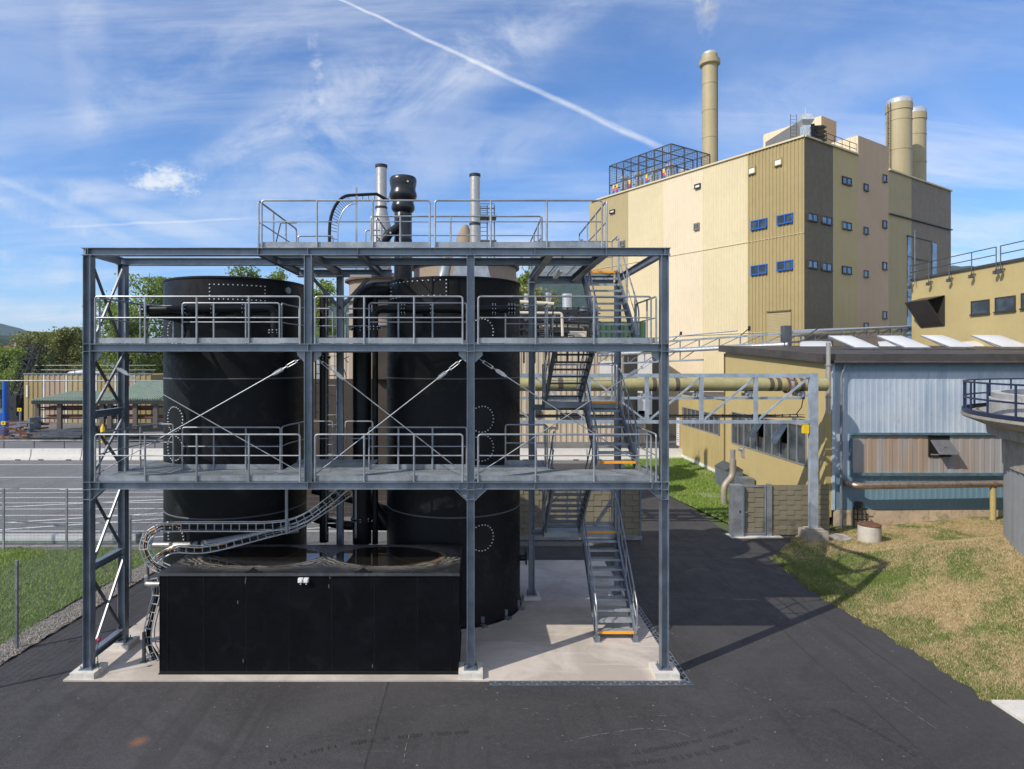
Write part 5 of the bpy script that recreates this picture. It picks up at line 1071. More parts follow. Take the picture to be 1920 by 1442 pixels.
# vent box and bent pipe by the mustard wall
s = MB(); s.hexa([(13.75,34.5,.03),(14.7,34.5,.03),(14.7,36,.03),(13.75,36,.03)],[(13.75,34.5,1.15),(14.7,34.5,1.15),(14.7,36,1.15),(13.75,36,1.15)]); t = one(s, 'vent_box', GALV, 'grey sheet metal box with pitched lid against the mustard wall', 'box'); s = MB(); s.hexa([(13.7,34.45,1.151),(14.75,34.45,1.151),(14.75,36.05,1.151),(13.7,36.05,1.151)],[(14.2,34.45,1.45),(14.25,34.45,1.45),(14.25,36.05,1.45),(14.2,36.05,1.45)]); part(s, 'pitched_lid', GALVD, t); s = MB(); s.box(14.2,14.95,33.6,34.4,.03,.85); part(s, 'side_box', GALV, t)
s = MB(); xx = X_(1362,31); s.tube(smooth_path([(xx-.12,31,.0),(xx-.12,31,1.0),(xx+.36,31.1,1.45),(xx+.36,31.1,2.25)], .28, 8), [.24]*9+[.2]*9+[.12]*2 if False else .155, 16); t = one(s, 'bent_pipe', mat('beige_steel_pipe', (.34,.30,.25), .55, .25, .2, 2, streak=.3), 'thick S shaped steel pipe rising from the grass by the fence', 'pipe'); s = MB(); s.tube([(xx+.36,31.1,2.2),(xx+.36,31.1,2.75)], .12, 12); part(s, 'upper_tube', STAIN, t)
s = MB(); s.box(11.9,13.0,32.6,33.6,.02,.09); one(s, 'concrete_cover', CONCD, 'square concrete cover set in the green strip', 'cover')

# ------------------------------------------------------------------ gate, screens and portal
def weave(s, x0, x1, y, z0, z1):
    n = max(1, int((z1-z0)/.20)); m = max(1, int((x1-x0)/.30))
    for j in range(n):
        for i in range(m):
            e = .012 if (i+j)%2 else -.008; a = x0+(x1-x0)*i/m; b = x0+(x1-x0)*(i+1)/m; c, d = z0+(z1-z0)*j/n, z0+(z1-z0)*(j+1)/n; s.box(a+.003,b-.003,y-.015+e,y+.015+e,c+.006,d-.006)
GY = 25.55; gx = lambda p: X_(p, GY)
s = MB(); s.box(gx(1370),gx(1391),GY-.18,GY+.2,0,2.1); t = one(s, 'gate_post', GALVL, 'wide steel cabinet post left of the screened gate', 'post'); s = MB(); s.box(gx(1383),gx(1385.5),GY-.19,GY-.181,1.0,1.1); part(s, 'lock', DARKM, t)
t = thing('garden_gate', 'steel framed gate leaf filled with woven olive screen', 'gate', (gx(1414),GY,.05)); a, b = gx(1393),gx(1436); s = MB()
for x in (a,b-.07): s.box(x,x+.07,GY-.04,GY+.04,.08,2.08)
s.box(a+.071,b-.071,GY-.035,GY+.035,.08,.16); s.box(a+.071,b-.071,GY-.035,GY+.035,2.0,2.08); part(s, 'frame', GALVL, t); s = MB(); weave(s,a+.09,b-.09,GY,.17,1.99); s.box(a+.08,b-.08,GY+.03,GY+.035,.17,1.99); part(s, 'woven_screen', FENP, t); s = MB(); s.tube([(a+.03,GY-.1,1.0),(a+.14,GY-.1,1.0)], .015, 6); part(s, 'handle', STAIN, t)
s = MB(); s.box(gx(1437.5),gx(1445.5),GY-.09,GY+.09,0,2.12); one(s, 'gate_post', GALVL, 'slim steel post right of the screened gate', 'post')
def screen(x0, x1, y, z1, label, posts):
    t = thing('screen_fence', label, 'fence', ((x0+x1)/2,y,0)); s = MB(); weave(s,x0,x1,y,.06,z1); s.box(x0,x1,y+.03,y+.035,.06,z1); part(s, 'woven_screen', FENP, t)
    for x in posts: s = MB(); s.box(x-.03,x+.03,y-.05,y+.05,0,z1+.03); part(s, 'post', GALV, t)
    return t
screen(gx(1446.5), gx(1517), GY, 2.08, 'woven olive screen fence between gate post and portal', (gx(1516),))
screen(gx(1532), gx(1556), GY+.05, 2.1, 'narrow woven olive screen piece beside the blue wall', ())
screen(1.0, 6.55, 24.9, 2.05, 'woven olive sliding gate behind the staircase', (1.1,3.6,6.55)); s = MB(); s.box(1.0,6.6,24.8,25.0,.06,.2); s.box(1.0,6.6,24.83,24.97,2.07,2.12); s.bar((1.8,24.8,.5),(3.3,24.8,2.0),.02,.02); one(s, 'gate_rail', GALVL, 'steel rail frame of the sliding gate behind the stairs', 'gate frame')
s = MB(); s.box(gx(1366),gx(1462),GY-.3,GY+.3,-.05,.03); struct(s, 'gate_sill', CONC)
bx0 = lambda p: X_(p, 25.0)
s = MB(); s.box(bx0(1505),bx0(1545),24.66,25.36,-.05,.42); s.box(bx0(1511),bx0(1539),24.76,25.24,.421,.50); one(s, 'portal_footing', CONCD, 'stepped concrete footing under the pipe bridge portal', 'footing')
BY = 25.0; bx = lambda p: X_(p, BY); bz = lambda p: Z_(p, BY)
PBR = thing('pipe_bridge', 'light blue grey steel truss bridge carrying the mustard pipe to the hall', 'pipe bridge', (8,25.3,4.6))
GBL = galv_mat('painted_truss', (.36,.42,.50), .3, .45)
for yy in (BY,):
    x0, x1 = (-2.5, bx(1517)); s = MB(); s.box(x0,x1,yy-.07,yy+.07,bz(708),bz(700.5)); part(s, 'top_chord', GBL, PBR); s = MB(); s.box(x0,x1,yy-.07,yy+.07,bz(794),bz(788)); part(s, 'bottom_chord', GBL, PBR)
    xv = [bx(p) for p in (1417,1315,1213,1104,1000,900)]
    for x in xv: s = MB(); s.box(x-.07,x+.07,yy-.06,yy+.06,bz(788)+.001,bz(708)-.001); part(s, 'vertical', GBL, PBR)
    xs = [bx(1517)]+xv
    for i in range(len(xs)-1):
        a, b = (xs[i], xs[i+1]); s = MB()
        if i < 3: s.bar((b+.1,yy,bz(787)), (a-.05,yy,bz(709)), .07, .07, (0,1,0))
        else: s.bar((a-.1,yy,bz(787)), (b+.1,yy,bz(709)), .07, .07, (0,1,0))
        part(s, 'diagonal', GBL, PBR)
for yy, q in ((BY,0),):
    s = MB(); s.box(bx(1517),bx(1532.5),yy-.075,yy+.075,.501,bz(700)); part(s, 'portal_column', GBL, PBR)
s = MB()
for x in [bx(p) for p in (1517,1417,1315,1213,1104,1000)]: s.box(x-.06,x+.06,BY+.08,BY+1.22,bz(745),bz(739)); s.box(x-.06,x+.06,BY+.08,BY+1.22,bz(794)+.01,bz(788)-.01)
s.box(-2.5,bx(1517),BY+.3,BY+.42,bz(745)-.1,bz(745)-.001); part(s, 'cross_member', GBL, PBR)
s = MB(); s.box(-2.5,bx(1515),BY+.2,BY+.5,bz(784),bz(782.5)); 
for x in np.arange(-2.4,bx(1510),.3): s.box(x,x+.04,BY+.18,BY+.2,bz(784),bz(777)); s.box(x,x+.3,BY+.19,BY+.2,bz(779),bz(778))
part(s, 'cable_tray', DARKM, PBR); s = MB(); random.seed(5)
for i in range(4): s.tube([(x,BY+.25+.05*i,bz(781)+.03*random.random()) for x in np.arange(-2.4,bx(1490),.8)]+([(bx(1500),BY+.3,bz(778)),(bx(1510),BY+.3,bz(765)),(bx(1514),BY+.3,bz(745))] if i == 0 else []), .02, 6)
part(s, 'cable', BLACKM, PBR)
MP = thing('mustard_pipe', 'fat mustard pipe with brown bands lying in the truss bridge', 'pipe', (5,26,6)); s = MB(); zc = Z_(721,25.9); s.tube([(-2.5,25.9,zc),(14.45,25.9,zc)], .27, 24); part(s, 'pipe_body', PIPEM, MP)
BND = mat('brown_band', (.10,.075,.05), .6, 0, .2)
for p in (1050,1225,1268,1443,1457,1500,1045+110): x = X_(p,25.9); s = MB(); s.disc((x,25.9,zc),(1,0,0),.275,.17 if p != 1050 else .2,24); part(s, 'band', BND, MP)
for p in (1213,1310,1405,1500): x = X_(p,25.9); s = MB(); s.box(x-.14,x+.14,25.75,26.05,zc-.4,zc-.27); s.box(x-.2,x+.2,25.7,26.1,zc-.44,zc-.401); part(s, 'pipe_saddle', GALV, MP)
x = X_(1479,25.9); s = MB(); s.disc((x-.12,25.9,zc),(1,0,0),.36,.06,20); s.disc((x+.12,25.9,zc),(1,0,0),.36,.06,20); part(s, 'rusty_flange', RUST, MP); s = MB(); s.disc((x,25.9,zc),(1,0,0),.3,.2,20); s.box(x-.05,x+.05,25.6,25.7,zc+.2,bz(703)); part(s, 'silver_joint', CHROME, MP)
s = MB(); s.box(bx(1504),bx(1515),BY-.09,BY+.05,bz(812),bz(796)); one(s, 'warning_lamp', YELLOW, 'small yellow box hanging under the bridge beside the portal column', 'box')
# second pipe gallery over the roof
G0, G1, G2 = V((X_(1120,48),48,7.75)), V((X_(1474,37.5),37.5,8.25)), V((X_(1712,44),44,9.0))
t = thing('pipe_gallery', 'long narrow pipe gallery climbing past the foot of the striped block', 'pipe bridge', tuple(G0)); H = V((0,0,.55)); GB2 = galv_mat('gallery_steel', (.25,.29,.34), .35, .45)
s = MB(); 
for A, B in ((G0,G1),(G1,G2)):
    L = (B-A).length; d = (B-A)/L; nb = int(L/1.3)
    for h in (V((0,0,0)), H): s.bar(A+h, B+h, .12, .12)
    if A is G0: s.bar(A-H*1.5, A.lerp(B,.62)-H*1.5, .12, .12)
    for i in range(nb):
        p, q = A+d*L*i/nb, A+d*L*(i+1)/nb; s.bar(p, p+H, .07, .07, (0,1,0)); s.bar(p, q+H, .05, .05, (0,1,0))
        if A is G0 and i < nb*.6: s.bar(p-H*1.5, p, .06, .06, (0,1,0)); s.bar(p-H*1.5, q, .05, .05, (0,1,0))
part(s, 'truss', GB2, t)
s = MB(); s.bar(G1-V((0,0,.5)), G1+V((0,0,1.0)), .45, .45, (0,1,0)); part(s, 'post', GALVD, t)
s = MB(); off = V((0,-.25,-.12)); s.tube([G0+off, G1+off], .13, 12); s.tube([G1+V((.3,.3,.55)), G2+V((0,.3,.45))], .22, 14); s.tube([G0+V((0,-.2,.75)), G1+V((-3,-.2,.7))], .045, 8); part(s, 'silver_pipe', CHROME, t)
s = MB()
for f in (.15,.46,.8): p = G0.lerp(G1, f)+V((0,0,.6)); s.bar(p, p+V((.55,0,.45)), .05, .05); s.box(p.x+.5,p.x+.62,p.y-.06,p.y+.06,p.z+.3,p.z+.6)
p = G1+V((2.0,0,.9)); s.bar(p-V((.6,0,.4)), p, .05, .05); part(s, 'lamp_bracket', DARKM, t)
# ------------------------------------------------------------------ rear silo, stacks and works behind the tanks
SL = thing('silo', 'round taupe silo with overhanging roof behind the black tanks', 'silo', (X_(872,32),32,0)); c = (X_(872,32),32,0)
s = MB(); s.lathe([(2.6,0),(2.6,11.75)], c, 64); part(s, 'wall', TAUPE, SL); s = MB(); s.lathe([(2.6,11.75),(2.75,11.76),(2.75,11.9),(1.2,12.1),(.2,12.12)], c, 64); part(s, 'roof', ROOFD, SL)
s = MB()
for z in (9.7,7.5): s.lathe([(2.6,z-.06),(2.7,z-.05),(2.7,z+.05),(2.6,z+.06)], c, 64, cap=False)
part(s, 'band', GALVD, SL)
c2 = (X_(722,31),31,0); SL2 = thing('silo', 'lower taupe silo with brown roof seen between the black tanks', 'silo', c2)
s = MB(); s.lathe([(1.75,0),(1.75,10.95)], c2, 48); part(s, 'wall', TAUPE, SL2); s = MB(); s.lathe([(1.76,10.95),(1.95,10.96),(1.95,11.05),(.2,11.5)], c2, 48); part(s, 'roof', RUST, SL2)
s = MB()
for z in (10.0,9.4,8.8,8.2): s.lathe([(1.76,z-.03),(1.95,z-.03),(1.95,z+.03),(1.76,z+.03)], c2, 40, cap=False)
part(s, 'ring_rail', GALVL, SL2)
s = MB(); s.box(X_(560,28.8),X_(735,28.8),28.8,29.1,0,6.3); s.box(X_(700,28.5),X_(735,28.5),28.5,28.7,6.3,8.6); one(s, 'pump_house', mat('brown_wall', (.055,.042,.034), .8, 0, .3, 1, streak=.3), 'dark brown pump house glimpsed low between the black tanks', 'shed')
s = MB(); x = X_(886,27.5); s.hexa([(x-1.0,27.2,10.3),(x+.9,27.2,10.3),(x+.9,28.4,10.3),(x-1.0,28.4,10.3)],[(x-.7,27.3,11.45),(x+.6,27.3,11.45),(x+.6,28.3,11.45),(x-.7,28.3,11.45)]); s.box(x-.85,x+.8,27.25,28.35,8,10.29); s.tube(smooth_path([(x-1.5,27.6,10.3),(x-1.25,27.7,10.9),(x-1.1,27.7,11.9)],.3), .25, 12); one(s, 'filter_hood', GALVL, 'grey sheet metal hood and duct in front of the silo', 'hood')
def steel_stack(px, Y, w, py, label, cone=False, ring=None):
    x = X_(px,Y); r = w*Y/F/2; zt = Z_(py,Y); t = thing('steel_stack', label, 'chimney', (x,Y,8)); s = MB()
    s.lathe([(r*1.8,0),(r*1.8,Z_(425,Y)-8),(r,Z_(390,Y)-8),(r,zt-8)] if cone else [(r*1.05,0),(r,zt-8)], (x,Y,8), 28); part(s, 'shaft', STAIN, t); s = MB(); s.lathe([(r,zt-8-.12),(r*1.1,zt-8-.1),(r*1.12,zt-8+.03),(r*.9,zt-8+.04)], (x,Y,8), 28, cap=False)
    if ring: zz = Z_(ring,Y)-8; s.lathe([(r,zz-.06),(r*1.12,zz-.05),(r*1.12,zz+.05),(r,zz+.06)], (x,Y,8), 28, cap=False)
    part(s, 'rim', DARKM, t); return x, r
x, r = steel_stack(715,30,20.5,311,'stainless steel stack with conical foot left of the black vent',True,390); steel_stack(890.5,31,19,328,'plain stainless steel stack with dark ring right of the black vent',False,421)
s = MB(); x = X_(872,31.5); s.lathe([(.40,0),(.45,.9),(.14,1.55)], (x,31.6,12.4), 20); one(s, 'roof_cone', TAUPE, 'brown conical cap beside the plain steel stack', 'cap')
t = thing('lattice_ladder', 'small railed ladder platform behind the plain steel stack', 'ladder', (X_(912,33),33,11)); s = MB(); x0, x1 = X_(900,33), X_(927,33)
for x in (x0,x1,(x0+x1)/2): s.tube([(x,33,11),(x,33,Z_(385,33))], .03, 6)
for zz in np.arange(Z_(450,33),Z_(385,33),.22): s.tube([(x0,33,zz),((x0+x1)/2,33,zz)], .015, 5)
s.box(x0-.1,x1+.1,32.7,33.6,Z_(406,33)-.08,Z_(406,33)); s.box(x0-.1,x1+.1,32.7,33.6,Z_(452,33)-.08,Z_(452,33))
for y in (32.7,33.6):
    for pyy in (385,394): s.tube([(x0,y,Z_(pyy,33)),(x1,y,Z_(pyy,33))], .02, 5)
part(s, 'ladder_frame', GALVD, t)
for (px, Y, py, w, cat_) in ((988,50,556,.22,'left'),(1028,50,554,.20,'middle'),(1063,50,556,.36,'right')):
    s = MB(); x = X_(px,Y); s.lathe([(w,0),(w,Z_(py,Y)-9.2),(w*1.1,Z_(py,Y)-9.15),(w*1.1,Z_(py,Y)-9)], (x,Y,9.2), 18); one(s, 'vent_pipe', CHROME, f'{cat_} one of three short silver vent pipes beyond the right tank', 'vent', 'short silver vent pipes')
# long warehouse with green band behind the yard
WH = thing('warehouse', 'long pale ribbed warehouse with dark green upper band beyond the road', 'building', (3,58,0))
WC = mat('warehouse_sheet', (.52,.44,.34), .55, 0, .06, .4, streak=.15)
s = MB(); s.corr((-24,56), (15.2,56), 0, 8.7, pitch=.5, dep=.06, out=(0,-1)); part(s, 'wall', WC, WH, smooth=False)
s = MB(); s.corr((-10,55.9), (15.2,55.9), 8.72, 10.7, pitch=.5, dep=.06, out=(0,-1)); part(s, 'green_band', GREENM, WH, smooth=False)
s = MB(); s.box(-24,15.15,56.1,66,0,8.6); s.box(-10,15.15,56.0,60,8.6,10.6); part(s, 'core', WC, WH)
for (p0, p1, yt, yb, m, nm) in ((1023,1042,760,800,C_YEL,'door'),(1170,1195,662,850,FRB,'dark_doorway'),(1195,1222,665,790,BLIND,'white_door'),(1223,1243,662,850,FRB,'dark_doorway'),(1125,1160,677,712,BLIND,'white_panel'),(1003,1014,768,782,FRB,'window'),(1050,1085,774,786,FRB,'window'),(1196,1216,770,780,FRB,'window')):
    s = MB(); s.box(X_(p0,55.9),X_(p1,55.9),55.8,55.93,max(.02,Z_(yb,55.9)),Z_(yt,55.9)); part(s, nm, m, WH)
# pipe rack on that roof
PR = thing('pipe_rack', 'crowded rack of dark and pale process pipes beyond the right tank', 'pipe rack', (8,46,8)); s = MB(); s2 = MB(); random.seed(11)
for i in range(9):
    z = 8.75+random.uniform(0,2.2); y = 45+random.uniform(0,2.5); x0 = random.uniform(2.5,5); x1 = random.uniform(7.0,9.2); r = random.uniform(.04,.09); (s if i % 3 else s2).tube(smooth_path([(x0,y,z),(x1,y,z-.1),(x1,y,z-1.2)], .2), r, 8)
s.box(3.0,9.3,47.6,48.2,8.6,11.1); s.box(2.6,4.2,46.5,47.4,8.6,10.4)
for x in np.arange(2.8,9.2,.8):
    s.box(x-.06,x+.06,46,46.12,7,11.1)
    for z in (9.4,10.0,10.6,11.0): s.box(x-.06,x+.8,46,46.1,z,z+.09)
part(s, 'pipes', DARKM, PR); s2.tube(smooth_path([(2.5,44,10.55),(6.1,44,10.5),(6.15,44,8.9)], .2), .1, 10); s2.box(6.8,8.0,45,46,8.9,9.3); s2.tube([(2.4,44.5,11.4),(5.6,44.5,11.2)], .13, 10); s2.box(4.9,5.7,47,48,9,9.8); part(s2, 'pale_pipes', TANP, PR)
s = MB(); random.seed(4)
for i in range(7): s = MB(); x = random.uniform(3,8.5); z = random.uniform(9.8,11); s.lathe([(.05,0),(.28,.1),(.28,.35),(.05,.45)], (x,46.6,z), 12); part(s, 'valve', GALV, PR)
# bits visible between the tanks
s = MB(); x0, x1 = X_(600,38), X_(720,38); s.box(x0,x1,38,44,0,5.4); one(s, 'beige_shed', mat('beige_shed_wall', (.42,.33,.24), .7, 0, .15, 1, streak=.3), 'beige shed glimpsed between the two black tanks', 'shed')
t = thing('process_unit', 'tangle of small pipes and vessels glimpsed between the tanks', 'machine', (X_(655,37),37,5.4)); s = MB()
for px, r, z0, z1 in ((652,.12,5.4,8.5),(662,.2,5.4,7.6),(712,.25,5.4,6.2),(590,.25,5.4,7.5)): s.tube([(X_(px,37),38.5,z0),(X_(px,37),38.5,z1)], r, 12)
s.tube([(X_(700,37),38.3,6.6),(X_(725,37),38.3,6.6)], .25, 12); s.box(X_(648,37),X_(664,37),38.2,38.6,6.1,6.5); part(s, 'vessels', GALVL, t); s = MB(); random.seed(8)
for i in range(14): p = V((X_(random.uniform(640,725),37),38.2,random.uniform(5.5,8))); s.tube([p, p+V((random.uniform(-.8,.8),0,random.uniform(-.6,.6)))], .03, 5)
part(s, 'thin_pipes', DARKM, t)

# ------------------------------------------------------------------ far side of the road
def barrier_proto():
    t = thing('concrete_barrier', 'x', 'barrier', (0,45.7,0), 'white concrete barriers along the road'); s = MB(); L = 1.79
    s.prism([(-L,-.30,0),(-L,-.30,.10),(-L,-.17,.32),(-L,-.11,.80),(-L,.11,.80),(-L,.17,.32),(-L,.30,.10),(-L,.30,0)][::-1], (2*L,0,0)); o = mesh_obj(s, 'barrier_body', mat('barrier_white', (.62,.60,.57), .75, 0, .08, 1.5, dirt=(.35,.33,.3), dirt_amt=.5), (0,0,0)); o.parent = t
    s = MB(); s.box(-1.2,-.8,-.305,-.29,0,.07); s.box(.8,1.2,-.305,-.29,0,.07); o = mesh_obj(s, 'lifting_slot', DARKM, (0,0,0)); o.parent = t; return t
ORD = ['leftmost','second','third','fourth','fifth','sixth','seventh','eighth','ninth','tenth','eleventh','twelfth','thirteenth','fourteenth','fifteenth','rightmost']
pb = barrier_proto(); xs = [-33.95-3.66+3.66*i for i in range(1,15)]
for i, x in enumerate(xs):
    lab = f'{ORD[i] if i < 13 else "rightmost"} white concrete barrier of the row along the road'
    if i == 0: pb.location = (x,45.7,.006); pb['label'] = lab
    else: copy_tree(pb, (x,45.7,.006), lab)
t = thing('guard_fence', 'low grey tube railing behind the concrete barriers', 'fence', (-20,49,0)); s = MB()
s.tube([(-40,49,1.0),(-8,49,1.0)], .035, 6)
for x in np.arange(-39,-8,2.35): s.tube([(x,49,0),(x,49,1.0)], .04, 6)
part(s, 'tube_railing', GALVD, t)
# striped shed
SY = 74; sx = lambda p: X_(p, SY); SH = thing('striped_shed', 'long flat shed clad in vertical olive, beige and tan stripes', 'shed', (sx(165),SY,0)); zt = Z_(702,SY)
for a, b, m in ((45,80,C_OCH),(80,84,BLIND),(84,122,C_TPE2),(122,126,BLIND),(126,157,C_TAN),(157,178,C_TAN),(178,182,BLIND),(182,214,C_OCH),(214,218,BLIND),(218,250,C_TPE2),(250,253,BLIND),(253,284,C_OCH)):
    s = MB(); s.corr((sx(a),SY), (sx(b),SY), 0, zt, pitch=.5, dep=.07, out=(0,-1)); part(s, 'wall_stripe', m, SH, smooth=False)
s = MB(); s.box(sx(45.5),sx(283),SY+.1,SY+14,0,zt-.05); part(s, 'core', C_OCH, SH); s = MB(); s.box(sx(44.5),sx(285),SY-.12,SY+.1,zt,zt+.15); part(s, 'roof_edge', GALV, SH)
s = MB()
for h in (.5,1.05): s.tube([(sx(50),SY+1,zt+h),(sx(284),SY+1,zt+h)], .05, 6)
for p in range(52,285,26): s.tube([(sx(p),SY+1,zt),(sx(p),SY+1,zt+1.05)], .05, 6)
s.tube([(sx(45),SY+1,zt-4),(sx(46),SY+1,zt+.5),(sx(50),SY+1,zt+1.05)], .05, 6); part(s, 'roof_railing', GALVD, SH); s = MB(); s.lathe([(2.0,0),(1.6,.3),(.1,.5)], (sx(130),SY+3,zt), 20); part(s, 'roof_dome', WHITEP, SH)
s = MB(); s.box(sx(50),sx(53),SY-.12,SY-.09,3.0,4.4); part(s, 'notice', BLIND, SH)
s = MB(); s.tube([(X_(-40,70),70,Z_(714,70)),(X_(308,70),70,Z_(714,70))], .07, 6); s.tube([(X_(15,70),70,0),(X_(15,70),70,Z_(714,70))], .1, 8) ; one(s, 'overhead_pipe', GALVD, 'thin long pipe running level in front of the striped shed', 'pipe')
# green roofed rack
CY = 66; cx = lambda p: X_(p, CY); cz = lambda p: Z_(p, CY); CN = thing('steel_store', 'open rack of long steel bars under a green ribbed canopy', 'storage rack', (cx(190),CY,0)); zr = cz(750)
s = MB(); n = 48; xa, xb = cx(75), cx(320)
for i in range(n):
    a = xa+(xb-xa)*i/n; w = (xb-xa)/n; s.hexa([(a,CY-1.2,zr),(a+w*.5,CY-1.2,zr),(a+w*.5,CY+5,zr+ .5),(a,CY+5,zr+.5)], [(a,CY-1.2,zr+.12),(a+w*.5,CY-1.2,zr+.12),(a+w*.5,CY+5,zr+.7),(a,CY+5,zr+.7)])
s.hexa([(xa,CY-1.1,zr-.04),(xb,CY-1.1,zr-.04),(xb,CY+5,zr+.46),(xa,CY+5,zr+.46)],[(xa,CY-1.1,zr+.02),(xb,CY-1.1,zr+.02),(xb,CY+5,zr+.52),(xa,CY+5,zr+.52)])
xc = cx(222)
for i in range(20):
    a = xc+(cx(312)-xc)*i/20; w = (cx(312)-xc)/20; s.hexa([(a,CY-1.3,zr+.14),(a+w*.5,CY-1.3,zr+.14),(a+w*.5,CY+4,zr+1.8),(a,CY+4,zr+1.8)], [(a,CY-1.3,zr+.24),(a+w*.5,CY-1.3,zr+.24),(a+w*.5,CY+4,zr+1.9),(a,CY+4,zr+1.9)])
s.hexa([(xc,CY-1.2,zr+.1),(cx(312),CY-1.2,zr+.1),(cx(312),CY+4,zr+1.76),(xc,CY+4,zr+1.76)],[(xc,CY-1.2,zr+.15),(cx(312),CY-1.2,zr+.15),(cx(312),CY+4,zr+1.82),(xc,CY+4,zr+1.82)]); part(s, 'green_roof', GREENR, CN, smooth=False)
s = MB(); s.box(xa,xb,CY-1.3,CY-1.21,zr-.35,zr+.02); part(s, 'fascia', DARKM, CN)
for p in (81,122,201,215,262,300): s = MB(); s.box(cx(p)-.22,cx(p)+.22,CY-1,CY-.7,0,zr-.05); part(s, 'post', mat('post_brown', (.10,.085,.08), .7), CN)
s = MB(); random.seed(21)
for lvl in (2.05,1.3,.55):
    for i in range(14): x0 = cx(random.uniform(82,100)); x1 = cx(random.uniform(280,310)); z = lvl*1.15+random.uniform(0,.3); s.box(x0,x1,CY-.6+.1*i,CY-.52+.1*i,z+.6,z+.6+random.uniform(.05,.14))
part(s, 'steel_bars', RUST, CN); s = MB()
for z in (1.2,2.1,2.9): s.box(cx(84),cx(300),CY-.62,CY-.5,z,z+.1)
part(s, 'shelf_beam', DARKM, CN)
for p0, p1 in ((127,155),(266,293)): s = MB(); s.box(cx(p0),cx(p1),CY-1.1,CY-.9,zr-.33,zr-.26); part(s, 'strip_lamp', TANP, CN)
# heap of metal in front
random.seed(33)
for j, (p0, p1, Y, lab) in enumerate(((0,70,58,'jumble of rusty scrap metal at the left edge of the yard'),(72,160,57,'long grey steel sections lying before the green canopy'),(165,305,57,'dark steel sections lying below the right half of the canopy'))):
    s = MB()
    for i in range(26 if j else 34):
        x = X_(random.uniform(p0,p1),Y); L = random.uniform(2,5) if j else random.uniform(.5,2.4); y = Y+random.uniform(-1.5,1.5); z = random.uniform(.05,.9 if j else 1.6); a = random.uniform(-.12,.12) if j else random.uniform(-.7,.7); s.bar((x-L/2,y,z),(x+L/2,y+L*a*.5,z+L*a*.15), random.uniform(.06,.25), random.uniform(.05,.2))
    one(s, 'steel_pile', (RUST,GALVD,DARKM)[j], lab, 'metal pile')
s = MB(); s.box(X_(24,58),X_(60,58),57.5,59,1.2,1.5); s.box(X_(58,58),X_(63,58),57.5,59,.3,2.0); one(s, 'steel_skid', GALV, 'grey steel skid frame on top of the scrap at left', 'frame')
for (px, py, Y, lab) in ((38,768,60,'small yellow sign on a grey post beside the striped shed'),(8,793,58,'small yellow sign on a thin post at the left photo edge')):
    t = thing('yellow_sign', lab, 'sign', (X_(px,Y),Y,0)); s = MB(); s.tube([(X_(px,Y),Y,0),(X_(px,Y),Y,Z_(py,Y))], .1, 8); part(s, 'post', GALV, t); s = MB(); x, z = X_(px,Y), Z_(py,Y); s.box(x-.2,x+.2,Y-.14,Y-.1,z-.16,z+.16); part(s, 'sign_plate', YELLOW, t); s = MB(); s.box(x-.05,x+.05,Y-.145,Y-.141,z-.09,z+.09); part(s, 'mark', DARKM, t)
s = MB(); s.lathe([(.18,0),(.18,1.3),(.08,1.5),(.06,1.65)], (X_(211,57),55.5,.8-.8), 16); one(s, 'gas_cylinder', YELLOW, 'yellow upright gas cylinder by the steel racks', 'cylinder')
s = MB(); s.tube([(X_(9.5,62),62,0),(X_(9.5,62),62,Z_(715,62))], .24, 12); t = one(s, 'blue_post', BRIGHTB, 'tall bright blue post at the left edge of the yard', 'post'); s = MB(); s.box(X_(-8,63),X_(3,63),63,64,0,2.0); one(s, 'blue_drum', BRIGHTB, 'bright blue container beside the blue post', 'container')
# mobile crane
CR = thing('yard_crane', 'dark lattice crane with boom leaning right at the left photo edge', 'crane', (X_(30,75),75,0)); s = MB()
def lattice(s, a, b, w, n, t=.1):
    a, b = V(a), V(b); d = (b-a).normalized(); u = d.cross(V((0,1,0))).normalized()*w/2; v = V((0,1,0))*w/2
    for e, f in ((1,1),(1,-1),(-1,1),(-1,-1)): s.bar(a+u*e+v*f, b+u*e*.5+v*f*.5, t, t)
    for i in range(n): p = a.lerp(b,i/n); q = a.lerp(b,(i+1)/n); k = (1 if i%2 else -1); s.bar(p+u*k-v, q-u*k-v, t*.6, t*.6); s.bar(p+u*k+v, q-u*k+v, t*.6, t*.6)
lattice(s, (X_(28,75),75,1.5), (X_(68,75),75,Z_(648,75)), 1.4, 12, .2); s.bar((X_(0,75),75,Z_(692,75)), (X_(68,75),75,Z_(648,75)), .04, .04); s.bar((X_(0,75),75,Z_(645,75)), (X_(66,75),75,Z_(646,75)), .05, .05); s.bar((X_(45,75),75,Z_(690,75)), (X_(35,75),75,Z_(665,75)), .06, .06); part(s, 'boom', DARKM, CR)
s = MB(); s.box(X_(18,75),X_(42,75),74,77,.8,3.2); s.bar((X_(0,75),74,Z_(735,75)),(X_(33,75),74,Z_(765,75)),.15,.15); s.box(X_(-10,75),X_(45,75),74,77,.2,.8); part(s, 'crane_body', DARKM, CR)

